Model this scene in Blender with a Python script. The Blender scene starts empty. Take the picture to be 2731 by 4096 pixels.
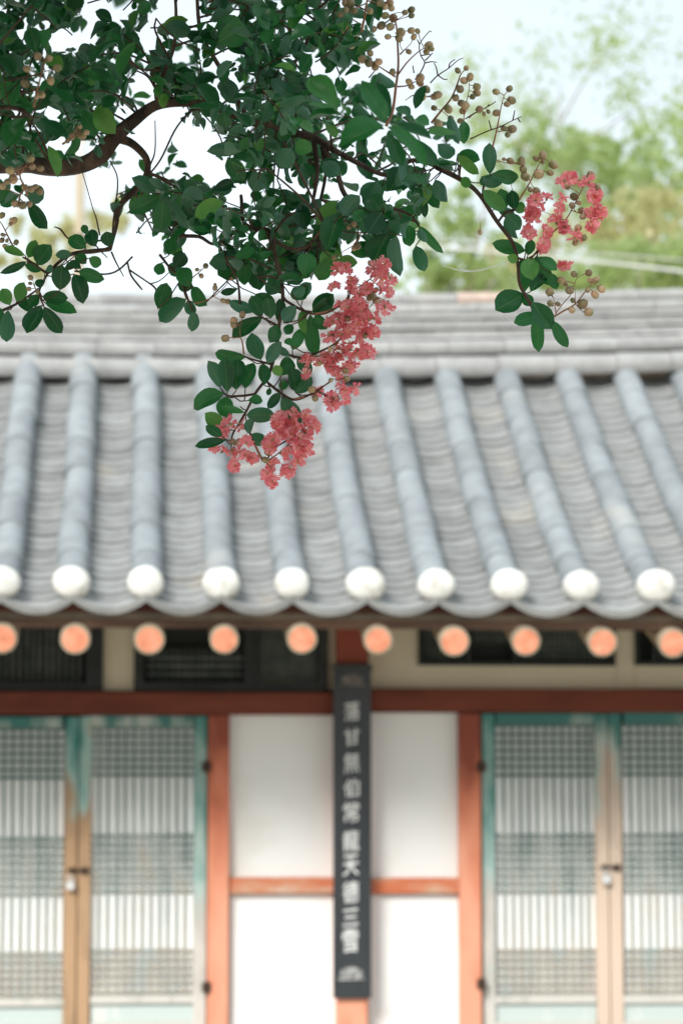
import bpy, math, random
import numpy as np
from mathutils import Vector, Matrix, noise
R = math.radians
rnd = random.Random(7)
C = bpy.context.scene.collection
scene = bpy.context.scene

# ---------------------------------------------------------------- camera
W, H = 2731.0, 4096.0
LENS, SENSOR = 85.0, 24.0
FPX = LENS / SENSOR * W
CAM = Vector((0.0, 0.0, 1.7))
TILT, YAW = R(6.0), R(4.9)
cd = bpy.data.cameras.new('camera')
cam = bpy.data.objects.new('camera', cd); C.objects.link(cam)
cd.sensor_fit = 'HORIZONTAL'; cd.sensor_width = SENSOR; cd.lens = LENS
cd.clip_start = 0.05; cd.clip_end = 3000
cam.location = CAM
cam.rotation_euler = (R(90) + TILT, 0, -YAW)
FOCUS = 3.42
cd.dof.use_dof = True; cd.dof.focus_distance = FOCUS; cd.dof.aperture_fstop = 5.8
scene.camera = cam
RM = cam.rotation_euler.to_matrix()

def P(u, v, d):
    """world point whose distance along the view axis is d"""
    return CAM + RM @ (Vector(((u - W / 2) / FPX, -(v - H / 2) / FPX, -1.0)) * d)
def PY(u, v, y):
    r = RM @ Vector(((u - W / 2) / FPX, -(v - H / 2) / FPX, -1.0))
    return CAM + r * ((y - CAM.y) / r.y)
def proj(p):
    q = RM.transposed() @ (p - CAM)
    if q.z > -0.1: return None
    return (W / 2 - q.x / q.z * FPX, H / 2 + q.y / q.z * FPX, -q.z)

# ---------------------------------------------------------------- world, sun, exposure
SUN_EL, SUN_AZ = R(37), R(-150)       # behind the camera, to the left, through thin cloud
world = bpy.data.worlds.new('World'); scene.world = world; world.use_nodes = True
wn, wl = world.node_tree.nodes, world.node_tree.links
for n in list(wn): wn.remove(n)
out = wn.new('ShaderNodeOutputWorld'); bg = wn.new('ShaderNodeBackground')
sky = wn.new('ShaderNodeTexSky'); sky.sky_type = 'NISHITA'; sky.sun_disc = False
sky.sun_elevation = SUN_EL; sky.sun_rotation = SUN_AZ; sky.dust_density = 3.0; sky.air_density = 1.0
tc = wn.new('ShaderNodeTexCoord')
mp = wn.new('ShaderNodeMapping'); mp.inputs['Scale'].default_value = (1, 1, 2.2)
nz = wn.new('ShaderNodeTexNoise'); nz.inputs['Scale'].default_value = 3.2; nz.inputs['Detail'].default_value = 6
cr = wn.new('ShaderNodeMapRange'); cr.inputs[1].default_value = 0.38; cr.inputs[2].default_value = 0.58
cr.inputs[3].default_value = 0.80; cr.inputs[4].default_value = 1.0
mx = wn.new('ShaderNodeMix'); mx.data_type = 'RGBA'
mx.inputs[7].default_value = (7.1, 8.0, 8.5, 1)
wl.new(tc.outputs['Generated'], mp.inputs['Vector']); wl.new(mp.outputs[0], nz.inputs['Vector'])
wl.new(nz.outputs[0], cr.inputs[0]); wl.new(cr.outputs[0], mx.inputs[0])
wl.new(sky.outputs[0], mx.inputs[6]); wl.new(mx.outputs[2], bg.inputs[0])
bg.inputs[1].default_value = 0.090
wl.new(bg.outputs[0], out.inputs[0])
sl = bpy.data.lights.new('sun', 'SUN'); sl.energy = 2.9; sl.angle = R(21); sl.color = (1, 0.95, 0.88)
sl.color = (1, 0.975, 0.94)
so = bpy.data.objects.new('sun', sl); C.objects.link(so)
sdir = Vector((math.sin(SUN_AZ) * math.cos(SUN_EL), math.cos(SUN_AZ) * math.cos(SUN_EL), math.sin(SUN_EL)))
so.rotation_euler = sdir.to_track_quat('Z', 'Y').to_euler(); so.location = (0, 0, 20)
scene.view_settings.view_transform = 'Standard'
scene.view_settings.look = 'None'; scene.view_settings.gamma = 1
scene.view_settings.exposure = 0.66
scene.render.engine = 'CYCLES'
scene.cycles.max_bounces = 8; scene.cycles.transparent_max_bounces = 8
scene.cycles.use_denoising = True

# ---------------------------------------------------------------- helpers
def tag(o, label=None, cat=None, group=None, kind=None):
    if label: o['label'] = label
    if cat: o['category'] = cat
    if group: o['group'] = group
    if kind: o['kind'] = kind
    return o
def link(name, data, parent=None):
    o = bpy.data.objects.new(name, data); C.objects.link(o)
    if parent is not None: o.parent = parent
    return o
def empty(name, loc=(0, 0, 0)):
    o = link(name, None); o.location = loc; o.empty_display_size = 0.1
    return o
def mesh(name, vs, fs, mat=None, smooth=False):
    m = bpy.data.meshes.new(name); m.from_pydata([tuple(v) for v in vs], [], fs)
    if mat: m.materials.append(mat)
    if smooth: m.polygons.foreach_set('use_smooth', [True] * len(m.polygons))
    m.update(); return m
class MB:
    def __init__(s): s.v = []; s.f = []
    def add(s, vs, fs):
        n = len(s.v); s.v += [tuple(v) for v in vs]; s.f += [tuple(i + n for i in f) for f in fs]
    def box(s, x0, x1, y0, y1, z0, z1):
        s.add([(x0,y0,z0),(x1,y0,z0),(x1,y1,z0),(x0,y1,z0),(x0,y0,z1),(x1,y0,z1),(x1,y1,z1),(x0,y1,z1)],
              [(0,3,2,1),(4,5,6,7),(0,1,5,4),(1,2,6,5),(2,3,7,6),(3,0,4,7)])
    def tube(s, pts, rads, n=6, cap=True):
        vs, fs = [], []
        pts = [Vector(p) for p in pts]
        ref = Vector((0.3, 0.9, 0.2))
        for i, p in enumerate(pts):
            t = (pts[min(i+1, len(pts)-1)] - pts[max(i-1, 0)])
            if t.length < 1e-9: t = Vector((0,0,1))
            t.normalize()
            a = t.cross(ref)
            if a.length < .05: a = t.cross(Vector((1,0,0)))
            a.normalize(); b = t.cross(a)
            for k in range(n):
                an = 2*math.pi*k/n
                vs.append(p + (a*math.cos(an) + b*math.sin(an))*rads[i])
        for i in range(len(pts)-1):
            for k in range(n):
                fs.append((i*n+k, i*n+(k+1)%n, (i+1)*n+(k+1)%n, (i+1)*n+k))
        if cap:
            fs.append(tuple(range(n))[::-1]); fs.append(tuple(range((len(pts)-1)*n, len(pts)*n)))
        s.add(vs, fs)
    def build(s, name, mat, parent=None, smooth=False):
        return link(name, mesh(name, s.v, s.f, mat, smooth), parent)
def catmull(pts, sub=4):
    pts = [Vector(p) for p in pts]
    if len(pts) < 3:
        return [pts[0].lerp(pts[-1], i/sub) for i in range(sub+1)] if len(pts) == 2 else pts
    q = [pts[0]*2-pts[1]] + pts + [pts[-1]*2-pts[-2]]
    o = []
    for i in range(1, len(q)-2):
        for k in range(sub):
            t = k/sub
            o.append(.5*((2*q[i]) + (q[i+1]-q[i-1])*t + (2*q[i-1]-5*q[i]+4*q[i+1]-q[i+2])*t*t + (3*q[i]-q[i-1]-3*q[i+1]+q[i+2])*t**3))
    o.append(pts[-1]); return o
def boxo(name, x0, x1, y0, y1, z0, z1, mat, parent=None):
    b = MB(); b.box(x0, x1, y0, y1, z0, z1); return b.build(name, mat, parent)

# ---------------------------------------------------------------- materials
def new_mat(name):
    m = bpy.data.materials.new(name); m.use_nodes = True
    nt = m.node_tree; return m, nt, nt.nodes, nt.links, nt.nodes['Principled BSDF']
def rampnode(ns, cols, pos):
    r = ns.new('ShaderNodeValToRGB'); e = r.color_ramp.elements
    while len(e) < len(cols): e.new(0.5)
    for i, (c, p) in enumerate(zip(cols, pos)):
        e[i].position = p; e[i].color = (*c, 1)
    return r
def noisy(name, cols, pos, scale=6, rough=.8, bump=.2, detail=8, stretch=(1,1,1), rand=.0, spec=.3, bscale=None, bdist=.01):
    m, nt, ns, ls, b = new_mat(name)
    t = ns.new('ShaderNodeTexCoord'); mp = ns.new('ShaderNodeMapping'); mp.inputs['Scale'].default_value = stretch
    n = ns.new('ShaderNodeTexNoise'); n.inputs['Scale'].default_value = scale; n.inputs['Detail'].default_value = detail
    n.inputs['Roughness'].default_value = .62
    g = ns.new('ShaderNodeNewGeometry')
    ls.new(g.outputs['Position'], mp.inputs[0]); ls.new(mp.outputs[0], n.inputs['Vector'])
    r = rampnode(ns, cols, pos); ls.new(n.outputs[0], r.inputs[0])
    col = r.outputs[0]
    if rand:
        oi = ns.new('ShaderNodeObjectInfo'); mr = ns.new('ShaderNodeMapRange')
        mr.inputs[3].default_value = 1-rand; mr.inputs[4].default_value = 1+rand
        hs = ns.new('ShaderNodeHueSaturation'); ls.new(oi.outputs['Random'], mr.inputs[0])
        ls.new(mr.outputs[0], hs.inputs['Value']); ls.new(col, hs.inputs['Color']); col = hs.outputs[0]
    ls.new(col, b.inputs['Base Color'])
    b.inputs['Roughness'].default_value = rough; b.inputs['Specular IOR Level'].default_value = spec
    if bump:
        n2 = ns.new('ShaderNodeTexNoise'); n2.inputs['Scale'].default_value = bscale or scale*6; n2.inputs['Detail'].default_value = 5
        ls.new(mp.outputs[0], n2.inputs['Vector'])
        bp = ns.new('ShaderNodeBump'); bp.inputs['Strength'].default_value = bump; bp.inputs['Distance'].default_value = bdist
        ls.new(n2.outputs[0], bp.inputs['Height']); ls.new(bp.outputs[0], b.inputs['Normal'])
    return m

M = {}
def tile_mat(name, base, warm, rand):
    m, nt, ns, ls, b = new_mat(name)
    g = ns.new('ShaderNodeNewGeometry')
    n = ns.new('ShaderNodeTexNoise'); n.inputs['Scale'].default_value = 9; n.inputs['Detail'].default_value = 8; n.inputs['Roughness'].default_value = .65
    ls.new(g.outputs['Position'], n.inputs['Vector'])
    d = tuple(c*.76 for c in base); l = tuple(min(.8, c*1.2) for c in base)
    r = rampnode(ns, [d, base, l], [.3, .5, .72]); ls.new(n.outputs[0], r.inputs[0])
    n2 = ns.new('ShaderNodeTexNoise'); n2.inputs['Scale'].default_value = 2.7; n2.inputs['Detail'].default_value = 4
    ls.new(g.outputs['Position'], n2.inputs['Vector'])
    mr = ns.new('ShaderNodeMapRange'); mr.inputs[1].default_value = .60; mr.inputs[2].default_value = .74; mr.inputs[4].default_value = .55
    ls.new(n2.outputs[0], mr.inputs[0])
    mx = ns.new('ShaderNodeMix'); mx.data_type = 'RGBA'; ls.new(mr.outputs[0], mx.inputs[0])
    ls.new(r.outputs[0], mx.inputs[6]); mx.inputs[7].default_value = (*warm, 1)
    oi = ns.new('ShaderNodeObjectInfo'); m2 = ns.new('ShaderNodeMapRange')
    m2.inputs[3].default_value = 1-rand; m2.inputs[4].default_value = 1+rand
    hs = ns.new('ShaderNodeHueSaturation'); ls.new(oi.outputs['Random'], m2.inputs[0]); ls.new(m2.outputs[0], hs.inputs['Value'])
    ls.new(mx.outputs[2], hs.inputs['Color']); ls.new(hs.outputs[0], b.inputs['Base Color'])
    b.inputs['Roughness'].default_value = .68; b.inputs['Specular IOR Level'].default_value = .35
    n3 = ns.new('ShaderNodeTexNoise'); n3.inputs['Scale'].default_value = 60; ls.new(g.outputs['Position'], n3.inputs['Vector'])
    bp = ns.new('ShaderNodeBump'); bp.inputs['Strength'].default_value = .25; bp.inputs['Distance'].default_value = .004
    ls.new(n3.outputs[0], bp.inputs['Height']); ls.new(bp.outputs[0], b.inputs['Normal'])
    return m
M['cover'] = tile_mat('clay_tile_blue_grey', (.235, .255, .265), (.36, .345, .31), .10)
M['pan'] = tile_mat('clay_tile_warm_grey', (.275, .28, .275), (.44, .40, .34), .13)
M['ridge'] = tile_mat('clay_tile_ridge', (.30, .298, .29), (.44, .41, .37), .07)
M['ridgered'] = tile_mat('clay_tile_reddish', (.48, .37, .31), (.6, .5, .42), .1)
M['lime'] = noisy('lime_mortar', [(.42,.40,.34),(.62,.61,.57),(.72,.71,.68)], [.30,.46,.75], 17, .9, .4)
M['mud'] = noisy('roof_clay', [(.12,.10,.08),(.25,.2,.15)], [.3,.7], 8, .95, .3)
M['plaster'] = noisy('white_plaster', [(.66,.63,.57),(.77,.765,.74),(.80,.79,.77)], [.22,.42,.8], 1.6, .9, .12, detail=6, bscale=30)
M['cream'] = noisy('cream_plaster', [(.56,.49,.37),(.64,.57,.44)], [.3,.7], 2.5, .9, .12, bscale=30)
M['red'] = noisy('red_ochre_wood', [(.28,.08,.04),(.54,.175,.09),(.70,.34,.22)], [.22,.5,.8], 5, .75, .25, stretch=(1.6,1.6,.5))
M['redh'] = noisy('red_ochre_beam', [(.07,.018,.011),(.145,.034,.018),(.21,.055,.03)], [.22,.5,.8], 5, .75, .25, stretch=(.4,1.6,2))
M['rail'] = noisy('worn_red_rail', [(.55,.45,.38),(.52,.26,.16),(.52,.15,.07)], [.36,.46,.56], 3.0, .8, .25, stretch=(1,1,3))
M['rafter'] = noisy('rafter_wood', [(.20,.15,.09),(.40,.31,.2)], [.3,.7], 6, .8, .2, stretch=(2,.4,2))
M['rend'] = noisy('orange_end_paint', [(.46,.16,.09),(.72,.27,.16),(.80,.42,.28)], [.3,.48,.8], 18, .7, .15, rand=.08)
M['rendrim'] = noisy('pale_ring_paint', [(.26,.23,.16),(.44,.37,.27)], [.3,.7], 14, .7, .15)
M['fascia'] = noisy('weathered_brown_board', [(.06,.035,.024),(.13,.075,.052),(.20,.115,.08)], [.25,.5,.8], 4, .85, .3, stretch=(.5,2,2))
M['scallop'] = noisy('dark_red_brown_board', [(.05,.02,.013),(.11,.04,.025)], [.3,.7], 6, .9, .2)
M['dark'] = noisy('dark_frame_wood', [(.012,.014,.014),(.035,.042,.04)], [.3,.7], 5, .6, .2)
M['dlat'] = noisy('dark_lattice_wood', [(.06,.075,.07),(.14,.155,.14)], [.3,.7], 20, .8, .2)
M['interior'] = noisy('dim_interior', [(.015,.018,.018),(.03,.035,.033)], [.3,.7], 3, .9, 0)
M['dimpaper'] = noisy('dim_old_paper', [(.09,.10,.09),(.2,.2,.17)], [.3,.7], 6, .9, 0)
M['paper'] = noisy('mulberry_paper', [(.70,.70,.68),(.82,.82,.80),(.85,.85,.83)], [.22,.4,.8], 5, .9, .05, bscale=40)
M['board'] = noisy('black_lacquer_board', [(.012,.016,.018),(.03,.034,.038)], [.3,.7], 5, .42, .15, stretch=(3,3,.4), spec=.5)
M['ink'] = noisy('white_lettering', [(.62,.62,.60),(.82,.82,.80)], [.3,.6], 40, .8, .2)
M['orn'] = noisy('faded_ornament', [(.07,.06,.055),(.26,.24,.22)], [.35,.65], 40, .8, .2)
M['orn2'] = noisy('worn_white_ornament', [(.12,.12,.12),(.50,.50,.48)], [.35,.65], 60, .8, .2)
M['iron'] = noisy('rusty_iron', [(.02,.015,.012),(.09,.05,.03)], [.3,.7], 30, .6, .3)
M['ground'] = noisy('decomposed_granite', [(.40,.36,.29),(.52,.47,.39)], [.3,.7], 1.5, .95, .3, bscale=60)
M['stone'] = noisy('granite', [(.28,.27,.25),(.45,.44,.41)], [.3,.7], 9, .85, .3)
M['pole'] = noisy('pale_pole_wood', [(.36,.30,.21),(.5,.43,.32)], [.3,.7], 3, .8, .1, stretch=(2,2,.3))
M['wire'] = noisy('pale_cable', [(.55,.55,.53),(.7,.7,.68)], [.3,.7], 3, .6, 0)
m, nt, ns, ls, b = new_mat('padlock_steel'); b.inputs['Base Color'].default_value = (.75,.75,.74,1); b.inputs['Metallic'].default_value = .6; b.inputs['Roughness'].default_value = .35; M['steel'] = m
m, nt, ns, ls, b = new_mat('spider_silk'); b.inputs['Base Color'].default_value = (.8,.8,.8,1); b.inputs['Roughness'].default_value = .4; M['silk'] = m

# teal door paint worn down to bare wood below
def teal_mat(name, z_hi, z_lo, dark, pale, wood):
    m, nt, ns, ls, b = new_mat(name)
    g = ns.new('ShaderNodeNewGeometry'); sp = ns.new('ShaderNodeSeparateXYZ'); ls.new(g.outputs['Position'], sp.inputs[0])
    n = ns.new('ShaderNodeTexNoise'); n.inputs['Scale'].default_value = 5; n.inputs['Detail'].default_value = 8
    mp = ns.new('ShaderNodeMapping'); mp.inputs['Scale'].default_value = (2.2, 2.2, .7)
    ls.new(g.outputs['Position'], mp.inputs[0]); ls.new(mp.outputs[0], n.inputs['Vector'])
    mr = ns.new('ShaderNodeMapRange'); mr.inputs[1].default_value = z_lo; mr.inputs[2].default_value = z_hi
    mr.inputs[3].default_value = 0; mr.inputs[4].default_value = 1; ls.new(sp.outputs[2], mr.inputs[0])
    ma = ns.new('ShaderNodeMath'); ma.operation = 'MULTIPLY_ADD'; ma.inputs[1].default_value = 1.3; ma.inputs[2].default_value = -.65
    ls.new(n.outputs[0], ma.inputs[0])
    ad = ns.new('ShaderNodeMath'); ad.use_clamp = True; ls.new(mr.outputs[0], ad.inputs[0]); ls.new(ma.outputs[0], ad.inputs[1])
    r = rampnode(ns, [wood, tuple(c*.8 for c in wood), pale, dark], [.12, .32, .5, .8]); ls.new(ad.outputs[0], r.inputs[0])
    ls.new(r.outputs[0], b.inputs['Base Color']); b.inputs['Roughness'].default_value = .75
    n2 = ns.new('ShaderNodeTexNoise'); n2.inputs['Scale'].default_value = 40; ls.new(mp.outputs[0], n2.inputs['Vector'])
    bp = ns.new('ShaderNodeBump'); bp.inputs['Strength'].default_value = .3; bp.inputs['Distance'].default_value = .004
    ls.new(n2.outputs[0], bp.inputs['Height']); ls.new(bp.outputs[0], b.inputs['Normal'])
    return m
def leafmat(name, darkc, lightc, under, trans, tw=.3, rough=.42, island=False, spec=.4, vein=0.0, nscale=90, bright=None):
    m, nt, ns, ls, b = new_mat(name)
    oi = ns.new('ShaderNodeObjectInfo'); g = ns.new('ShaderNodeNewGeometry')
    rn = g.outputs['Random Per Island'] if island else oi.outputs['Random']
    r = rampnode(ns, [darkc, tuple((a+c)/2 for a, c in zip(darkc, lightc)), lightc, bright or lightc], [.08, .5, .82, 1.0]); ls.new(rn, r.inputs[0])
    n = ns.new('ShaderNodeTexNoise'); n.inputs['Scale'].default_value = nscale; n.inputs['Detail'].default_value = 3
    ls.new(g.outputs['Position'], n.inputs['Vector'])
    hs = ns.new('ShaderNodeHueSaturation'); mr = ns.new('ShaderNodeMapRange'); mr.inputs[3].default_value = .75; mr.inputs[4].default_value = 1.25
    ls.new(n.outputs[0], mr.inputs[0]); ls.new(mr.outputs[0], hs.inputs['Value']); ls.new(r.outputs[0], hs.inputs['Color'])
    mx = ns.new('ShaderNodeMix'); mx.data_type = 'RGBA'; ls.new(g.outputs['Backfacing'], mx.inputs[0])
    ls.new(hs.outputs[0], mx.inputs[6]); mx.inputs[7].default_value = (*under, 1)
    uv = ns.new('ShaderNodeUVMap'); sp = ns.new('ShaderNodeSeparateXYZ'); ls.new(uv.outputs[0], sp.inputs[0])
    sb = ns.new('ShaderNodeMath'); sb.operation = 'SUBTRACT'; sb.inputs[1].default_value = .5; ls.new(sp.outputs[0], sb.inputs[0])
    ab = ns.new('ShaderNodeMath'); ab.operation = 'ABSOLUTE'; ls.new(sb.outputs[0], ab.inputs[0])
    vr = ns.new('ShaderNodeMapRange'); vr.inputs[1].default_value = .012; vr.inputs[2].default_value = .035; vr.inputs[3].default_value = vein; vr.inputs[4].default_value = 0; ls.new(ab.outputs[0], vr.inputs[0])
    # side veins
    sy = ns.new('ShaderNodeMath'); sy.operation = 'MULTIPLY_ADD'; sy.inputs[1].default_value = -.55; ls.new(ab.outputs[0], sy.inputs[0]); ls.new(sp.outputs[1], sy.inputs[2])
    sn = ns.new('ShaderNodeMath'); sn.operation = 'PINGPONG'; sn.inputs[1].default_value = .06; ls.new(sy.outputs[0], sn.inputs[0])
    vs_ = ns.new('ShaderNodeMapRange'); vs_.inputs[1].default_value = .0; vs_.inputs[2].default_value = .010; vs_.inputs[3].default_value = vein*.4; vs_.inputs[4].default_value = 0; ls.new(sn.outputs[0], vs_.inputs[0])
    mxx = ns.new('ShaderNodeMath'); mxx.operation = 'MAXIMUM'; ls.new(vr.outputs[0], mxx.inputs[0]); ls.new(vs_.outputs[0], mxx.inputs[1])
    mv_ = ns.new('ShaderNodeMix'); mv_.data_type = 'RGBA'; ls.new(mxx.outputs[0], mv_.inputs[0]); ls.new(mx.outputs[2], mv_.inputs[6])
    mv_.inputs[7].default_value = (.16, .26, .10, 1)
    ls.new(mv_.outputs[2], b.inputs['Base Color']); b.inputs['Roughness'].default_value = rough; b.inputs['Specular IOR Level'].default_value = spec
    t = ns.new('ShaderNodeBsdfTranslucent'); t.inputs[0].default_value = (*trans, 1)
    ms = ns.new('ShaderNodeMixShader'); ms.inputs[0].default_value = tw
    ls.new(b.outputs[0], ms.inputs[1]); ls.new(t.outputs[0], ms.inputs[2]); ls.new(ms.outputs[0], ns['Material Output'].inputs[0])
    return m
LEAFARGS = ((.003,.032,.018), (.028,.150,.042), (.045,.125,.085), (.02,.28,.04))
M['leaf'] = leafmat('crepe_myrtle_leaf', *LEAFARGS, tw=.17, rough=.38, spec=.32, vein=.28, bright=(.12,.27,.045))
M['leafmass'] = leafmat('crepe_myrtle_leaf_mass', *LEAFARGS, tw=.17, rough=.38, spec=.32, island=True, vein=.2, bright=(.12,.27,.045))
M['dry'] = leafmat('dry_leaf', (.35,.16,.03), (.45,.24,.06), (.4,.22,.08), (.5,.3,.05), tw=.3)
M['petal'] = leafmat('pink_petal', (.80,.13,.17), (1,.54,.56), (.97,.36,.40), (1,.38,.42), tw=.52, rough=.6, island=True, nscale=420)
M['stamen'] = noisy('yellow_stamen', [(.6,.36,.12),(.8,.55,.2)], [.3,.7], 200, .7, 0)
M['bark'] = noisy('crepe_myrtle_bark', [(.018,.013,.010),(.07,.045,.032),(.13,.085,.06)], [.3,.5,.75], 60, .85, .5, stretch=(1,1,.4), bdist=.003)
M['twig'] = noisy('green_brown_twig', [(.035,.022,.016),(.10,.055,.035)], [.3,.7], 80, .8, .2, bdist=.001)
M['pstem'] = noisy('reddish_panicle_stem', [(.18,.09,.05),(.36,.16,.09)], [.3,.7], 60, .7, .1, bdist=.001)
M['capsule'] = noisy('brown_seed_capsule', [(.15,.15,.06),(.33,.24,.13),(.46,.28,.19)], [.36,.5,.66], 60, .45, .1, rand=.35, spec=.4, bdist=.001)
M['bgleaf'] = leafmat('background_leaf', (.13,.19,.07), (.27,.33,.12), (.22,.28,.13), (.62,.74,.32), tw=.55, island=True)
M['bgyel'] = leafmat('background_yellow_leaf', (.26,.30,.12), (.48,.44,.24), (.4,.4,.2), (.75,.72,.4), tw=.55, island=True)
M['bgbark'] = noisy('background_bark', [(.25,.22,.18),(.42,.37,.3)], [.3,.7], 5, .9, .2)

# ---------------------------------------------------------------- ground
gd = MB(); gd.add([(-600,-200,0),(600,-200,0),(600,1500,0),(-600,1500,0)], [(0,1,2,3)])
tag(gd.build('ground', M['ground']), 'pale bare courtyard earth', kind='structure')

# ================================================================ the house
YE, YW, YR = 9.30, 10.30, 11.36     # eave, wall face, ridge line
X0, X1 = -1.75, 3.75
house = empty('tiled_house', (1.0, YW, 0))
tag(house, 'traditional tiled roof house with red posts, white plaster walls and teal lattice doors', 'house')
def hl(o):       # keep world placement while parenting below objects whose matrices are pure translations
    return o
class Part:
    pass
def hpart(name, mb_or_mesh, mat=None, parent=None, smooth=False):
    """mesh given in world coordinates, parented to the house or to one of its parts"""
    par = parent or house
    if isinstance(mb_or_mesh, MB): o = mb_or_mesh.build(name, mat, par, smooth)
    else: o = link(name, mb_or_mesh, par)
    o.matrix_parent_inverse = Matrix.Translation(-Vector(house.location)) if par is house else Matrix.Identity(4)
    return o
# children of parts: parts carry identity basis with the inverse above, so sub-parts in world coordinates fall in place

zat = lambda v, y, u=1365: PY(u, v, y).z
xat = lambda u, y, v=3000: PY(u, v, y).x

plat = MB(); plat.box(X0-.5, X1+.5, 9.25, 13.6, 0, .34)
hpart('stone_platform', plat, M['stone'])
core = MB(); core.box(X0, X1, YW+.13, 12.5, .34, 2.62)
wall = hpart('wall', core, M['interior'])

# --- roof profile
ZE = zat(2428, YE)
prof = []
y, z, s = YE, ZE, 0.0; DS = .01
SLEN = 2.42
while s <= SLEN + .3:
    prof.append((y, z)); a = R(27.5 + 9.0*s/SLEN)
    y += math.cos(a)*DS; z += math.sin(a)*DS; s += DS
def rp(s):
    i = max(0, min(len(prof)-2, int(s/DS))); t = s/DS - i
    return Vector((0, prof[i][0]*(1-t)+prof[i+1][0]*t, prof[i][1]*(1-t)+prof[i+1][1]*t))
def rt(s):
    d = rp(s+.02)-rp(max(0, s-.02)); return d.normalized()
# roof base
bs = MB(); n = 14; vs = []; fs = []
for i in range(n):
    p = rp(.06+ (SLEN-.05)*i/(n-1)); nn = Vector((0, -rt(.1+s*0).z, 0))
    for x in (X0-.2, X1+.2): vs.append((x, p.y, p.z-.025))
    for x in (X0-.2, X1+.2): vs.append((x, p.y, p.z-.075))
for i in range(n-1):
    a = i*4; c = a+4
    fs += [(a,a+1,c+1,c), (a+2,c+2,c+3,a+3), (a,c,c+2,a+2), (a+1,a+3,c+3,c+1)]
fs += [(0,2,3,1)]
pr = rp(SLEN)
k = len(vs)      # rear slope
vs += [(X0-.2, pr.y, pr.z-.02), (X1+.2, pr.y, pr.z-.02), (X1+.2, 13.4, ZE-.05), (X0-.2, 13.4, ZE-.05)]
fs += [(k,k+1,k+2,k+3)]
bs.add(vs, fs)
roof = hpart('roof', bs, M['mud'])

# --- tile meshes (local: y along the slope upward, z out of the roof)
def cover_mesh(L, r0, r1, seg=12):
    vs, fs = [], []
    for j, (yy, r) in enumerate(((0, r0), (.02, r0), (L, r1))):
        for k in range(seg+1):
            a = math.pi*k/seg; vs.append((math.cos(a)*r, yy, math.sin(a)*r*.98))
    for j in range(2):
        for k in range(seg):
            q = j*(seg+1)+k; fs.append((q, q+seg+1, q+seg+2, q+1))
    c = len(vs); vs.append((0, 0, 0)); fs += [(k, k+1, c) for k in range(seg)]
    return mesh('cover_tile', vs, fs, M['cover'], False)
def pan_mesh(L, hw, sag, th, seg=8):
    vs, fs = [], []
    for j, yy in enumerate((0, L)):
        for lay in (0, -th):
            for k in range(seg+1):
                t = -1+2*k/seg; vs.append((t*hw, yy, sag*t*t + lay + (.0 if j == 0 else -.026)))
    S = seg+1
    for k in range(seg):
        fs.append((k, k+1, 2*S+k+1, 2*S+k))           # top
        fs.append((k, S+k, S+k+1, k+1))               # front lip
        fs.append((S+k, 3*S+k, 3*S+k+1, S+k+1))       # underside
    return mesh('pan_tile', vs, fs, M['pan'], False)
def smooth_mesh(me, ang=50):
    me.polygons.foreach_set('use_smooth', [True]*len(me.polygons))
    try: me.set_sharp_from_angle(angle=R(ang))
    except Exception: pass
    return me
CEXP = .285
cmesh = [smooth_mesh(cover_mesh(CEXP+.02, .0635, .0600)) for _ in range(1)]
SAG = .058
rows_u = [10, 287, 583, 885, 1167, 1459, 1742, 2034, 2322, 2618]
rows_x = [PY(u, 2345, YE).x for u in rows_u]
sp = (rows_x[-1]-rows_x[0])/9
while rows_x[0] - sp > X0: rows_x.insert(0, rows_x[0]-sp)
while rows_x[-1] + sp < X1: rows_x.append(rows_x[-1]+sp)
HW = sp/2
pmesh = smooth_mesh(pan_mesh(.15, HW+.004, SAG, .024))
pmesh0 = smooth_mesh(pan_mesh(.20, HW+.004, SAG, .030))
def place(name, me, pos, tang, parent, roll=0, yaw=0, sc=1):
    o = link(name, me, parent)
    yv = tang.normalized(); xv = Vector((1, 0, 0)); zv = xv.cross(yv)
    m = Matrix((xv, yv, zv)).transposed().to_4x4()
    m = m @ Matrix.Rotation(yaw, 4, 'Z') @ Matrix.Rotation(roll, 4, 'Y')
    o.matrix_basis = Matrix.Translation(pos) @ m @ Matrix.Diagonal((sc, sc, sc, 1))
    o.matrix_parent_inverse = Matrix.Identity(4)
    return o
for i, x in enumerate(rows_x):
    k = 0; s = .0
    while s < SLEN-.40:
        p = rp(s); t = rt(s+.14); nv = Vector((0, -t.z, t.y))
        pos = Vector((x+rnd.uniform(-.004, .004), p.y, p.z)) + nv*(SAG-.004+rnd.uniform(-.002,.003))
        place('cover_tile', cmesh[0], pos, t, roof, yaw=rnd.uniform(-.015, .015), sc=rnd.uniform(.98, 1.04))
        s += CEXP
    # lime plug at the eave
    p = rp(0); vs, fs = [], []
    rr = .0715*rnd.uniform(.95, 1.05); ns_, nr = 20, 7
    for j in range(nr+1):
        ph = (math.pi/2)*max(0, j-1)/(nr-1)
        for q in range(ns_):
            a = 2*math.pi*q/ns_
            w = 1+.07*noise.noise(Vector((x*9+math.cos(a), math.sin(a), j*.5)))
            zz = math.sin(a)*rr*.90*math.cos(ph)*w
            vs.append((math.cos(a)*rr*math.cos(ph)*w, -math.sin(ph)*.038 - .046*(j > 0), max(zz, -.058)))
    for j in range(nr):
        for q in range(ns_):
            fs.append((j*ns_+q, j*ns_+(q+1)%ns_, (j+1)*ns_+(q+1)%ns_, (j+1)*ns_+q))
    o = link('eave_plug', mesh('eave_plug', vs, fs, M['lime'], True), roof)
    o.matrix_basis = Matrix.Translation((x, p.y+.012, p.z+SAG+.028)); o.matrix_parent_inverse = Matrix.Identity(4)
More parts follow.
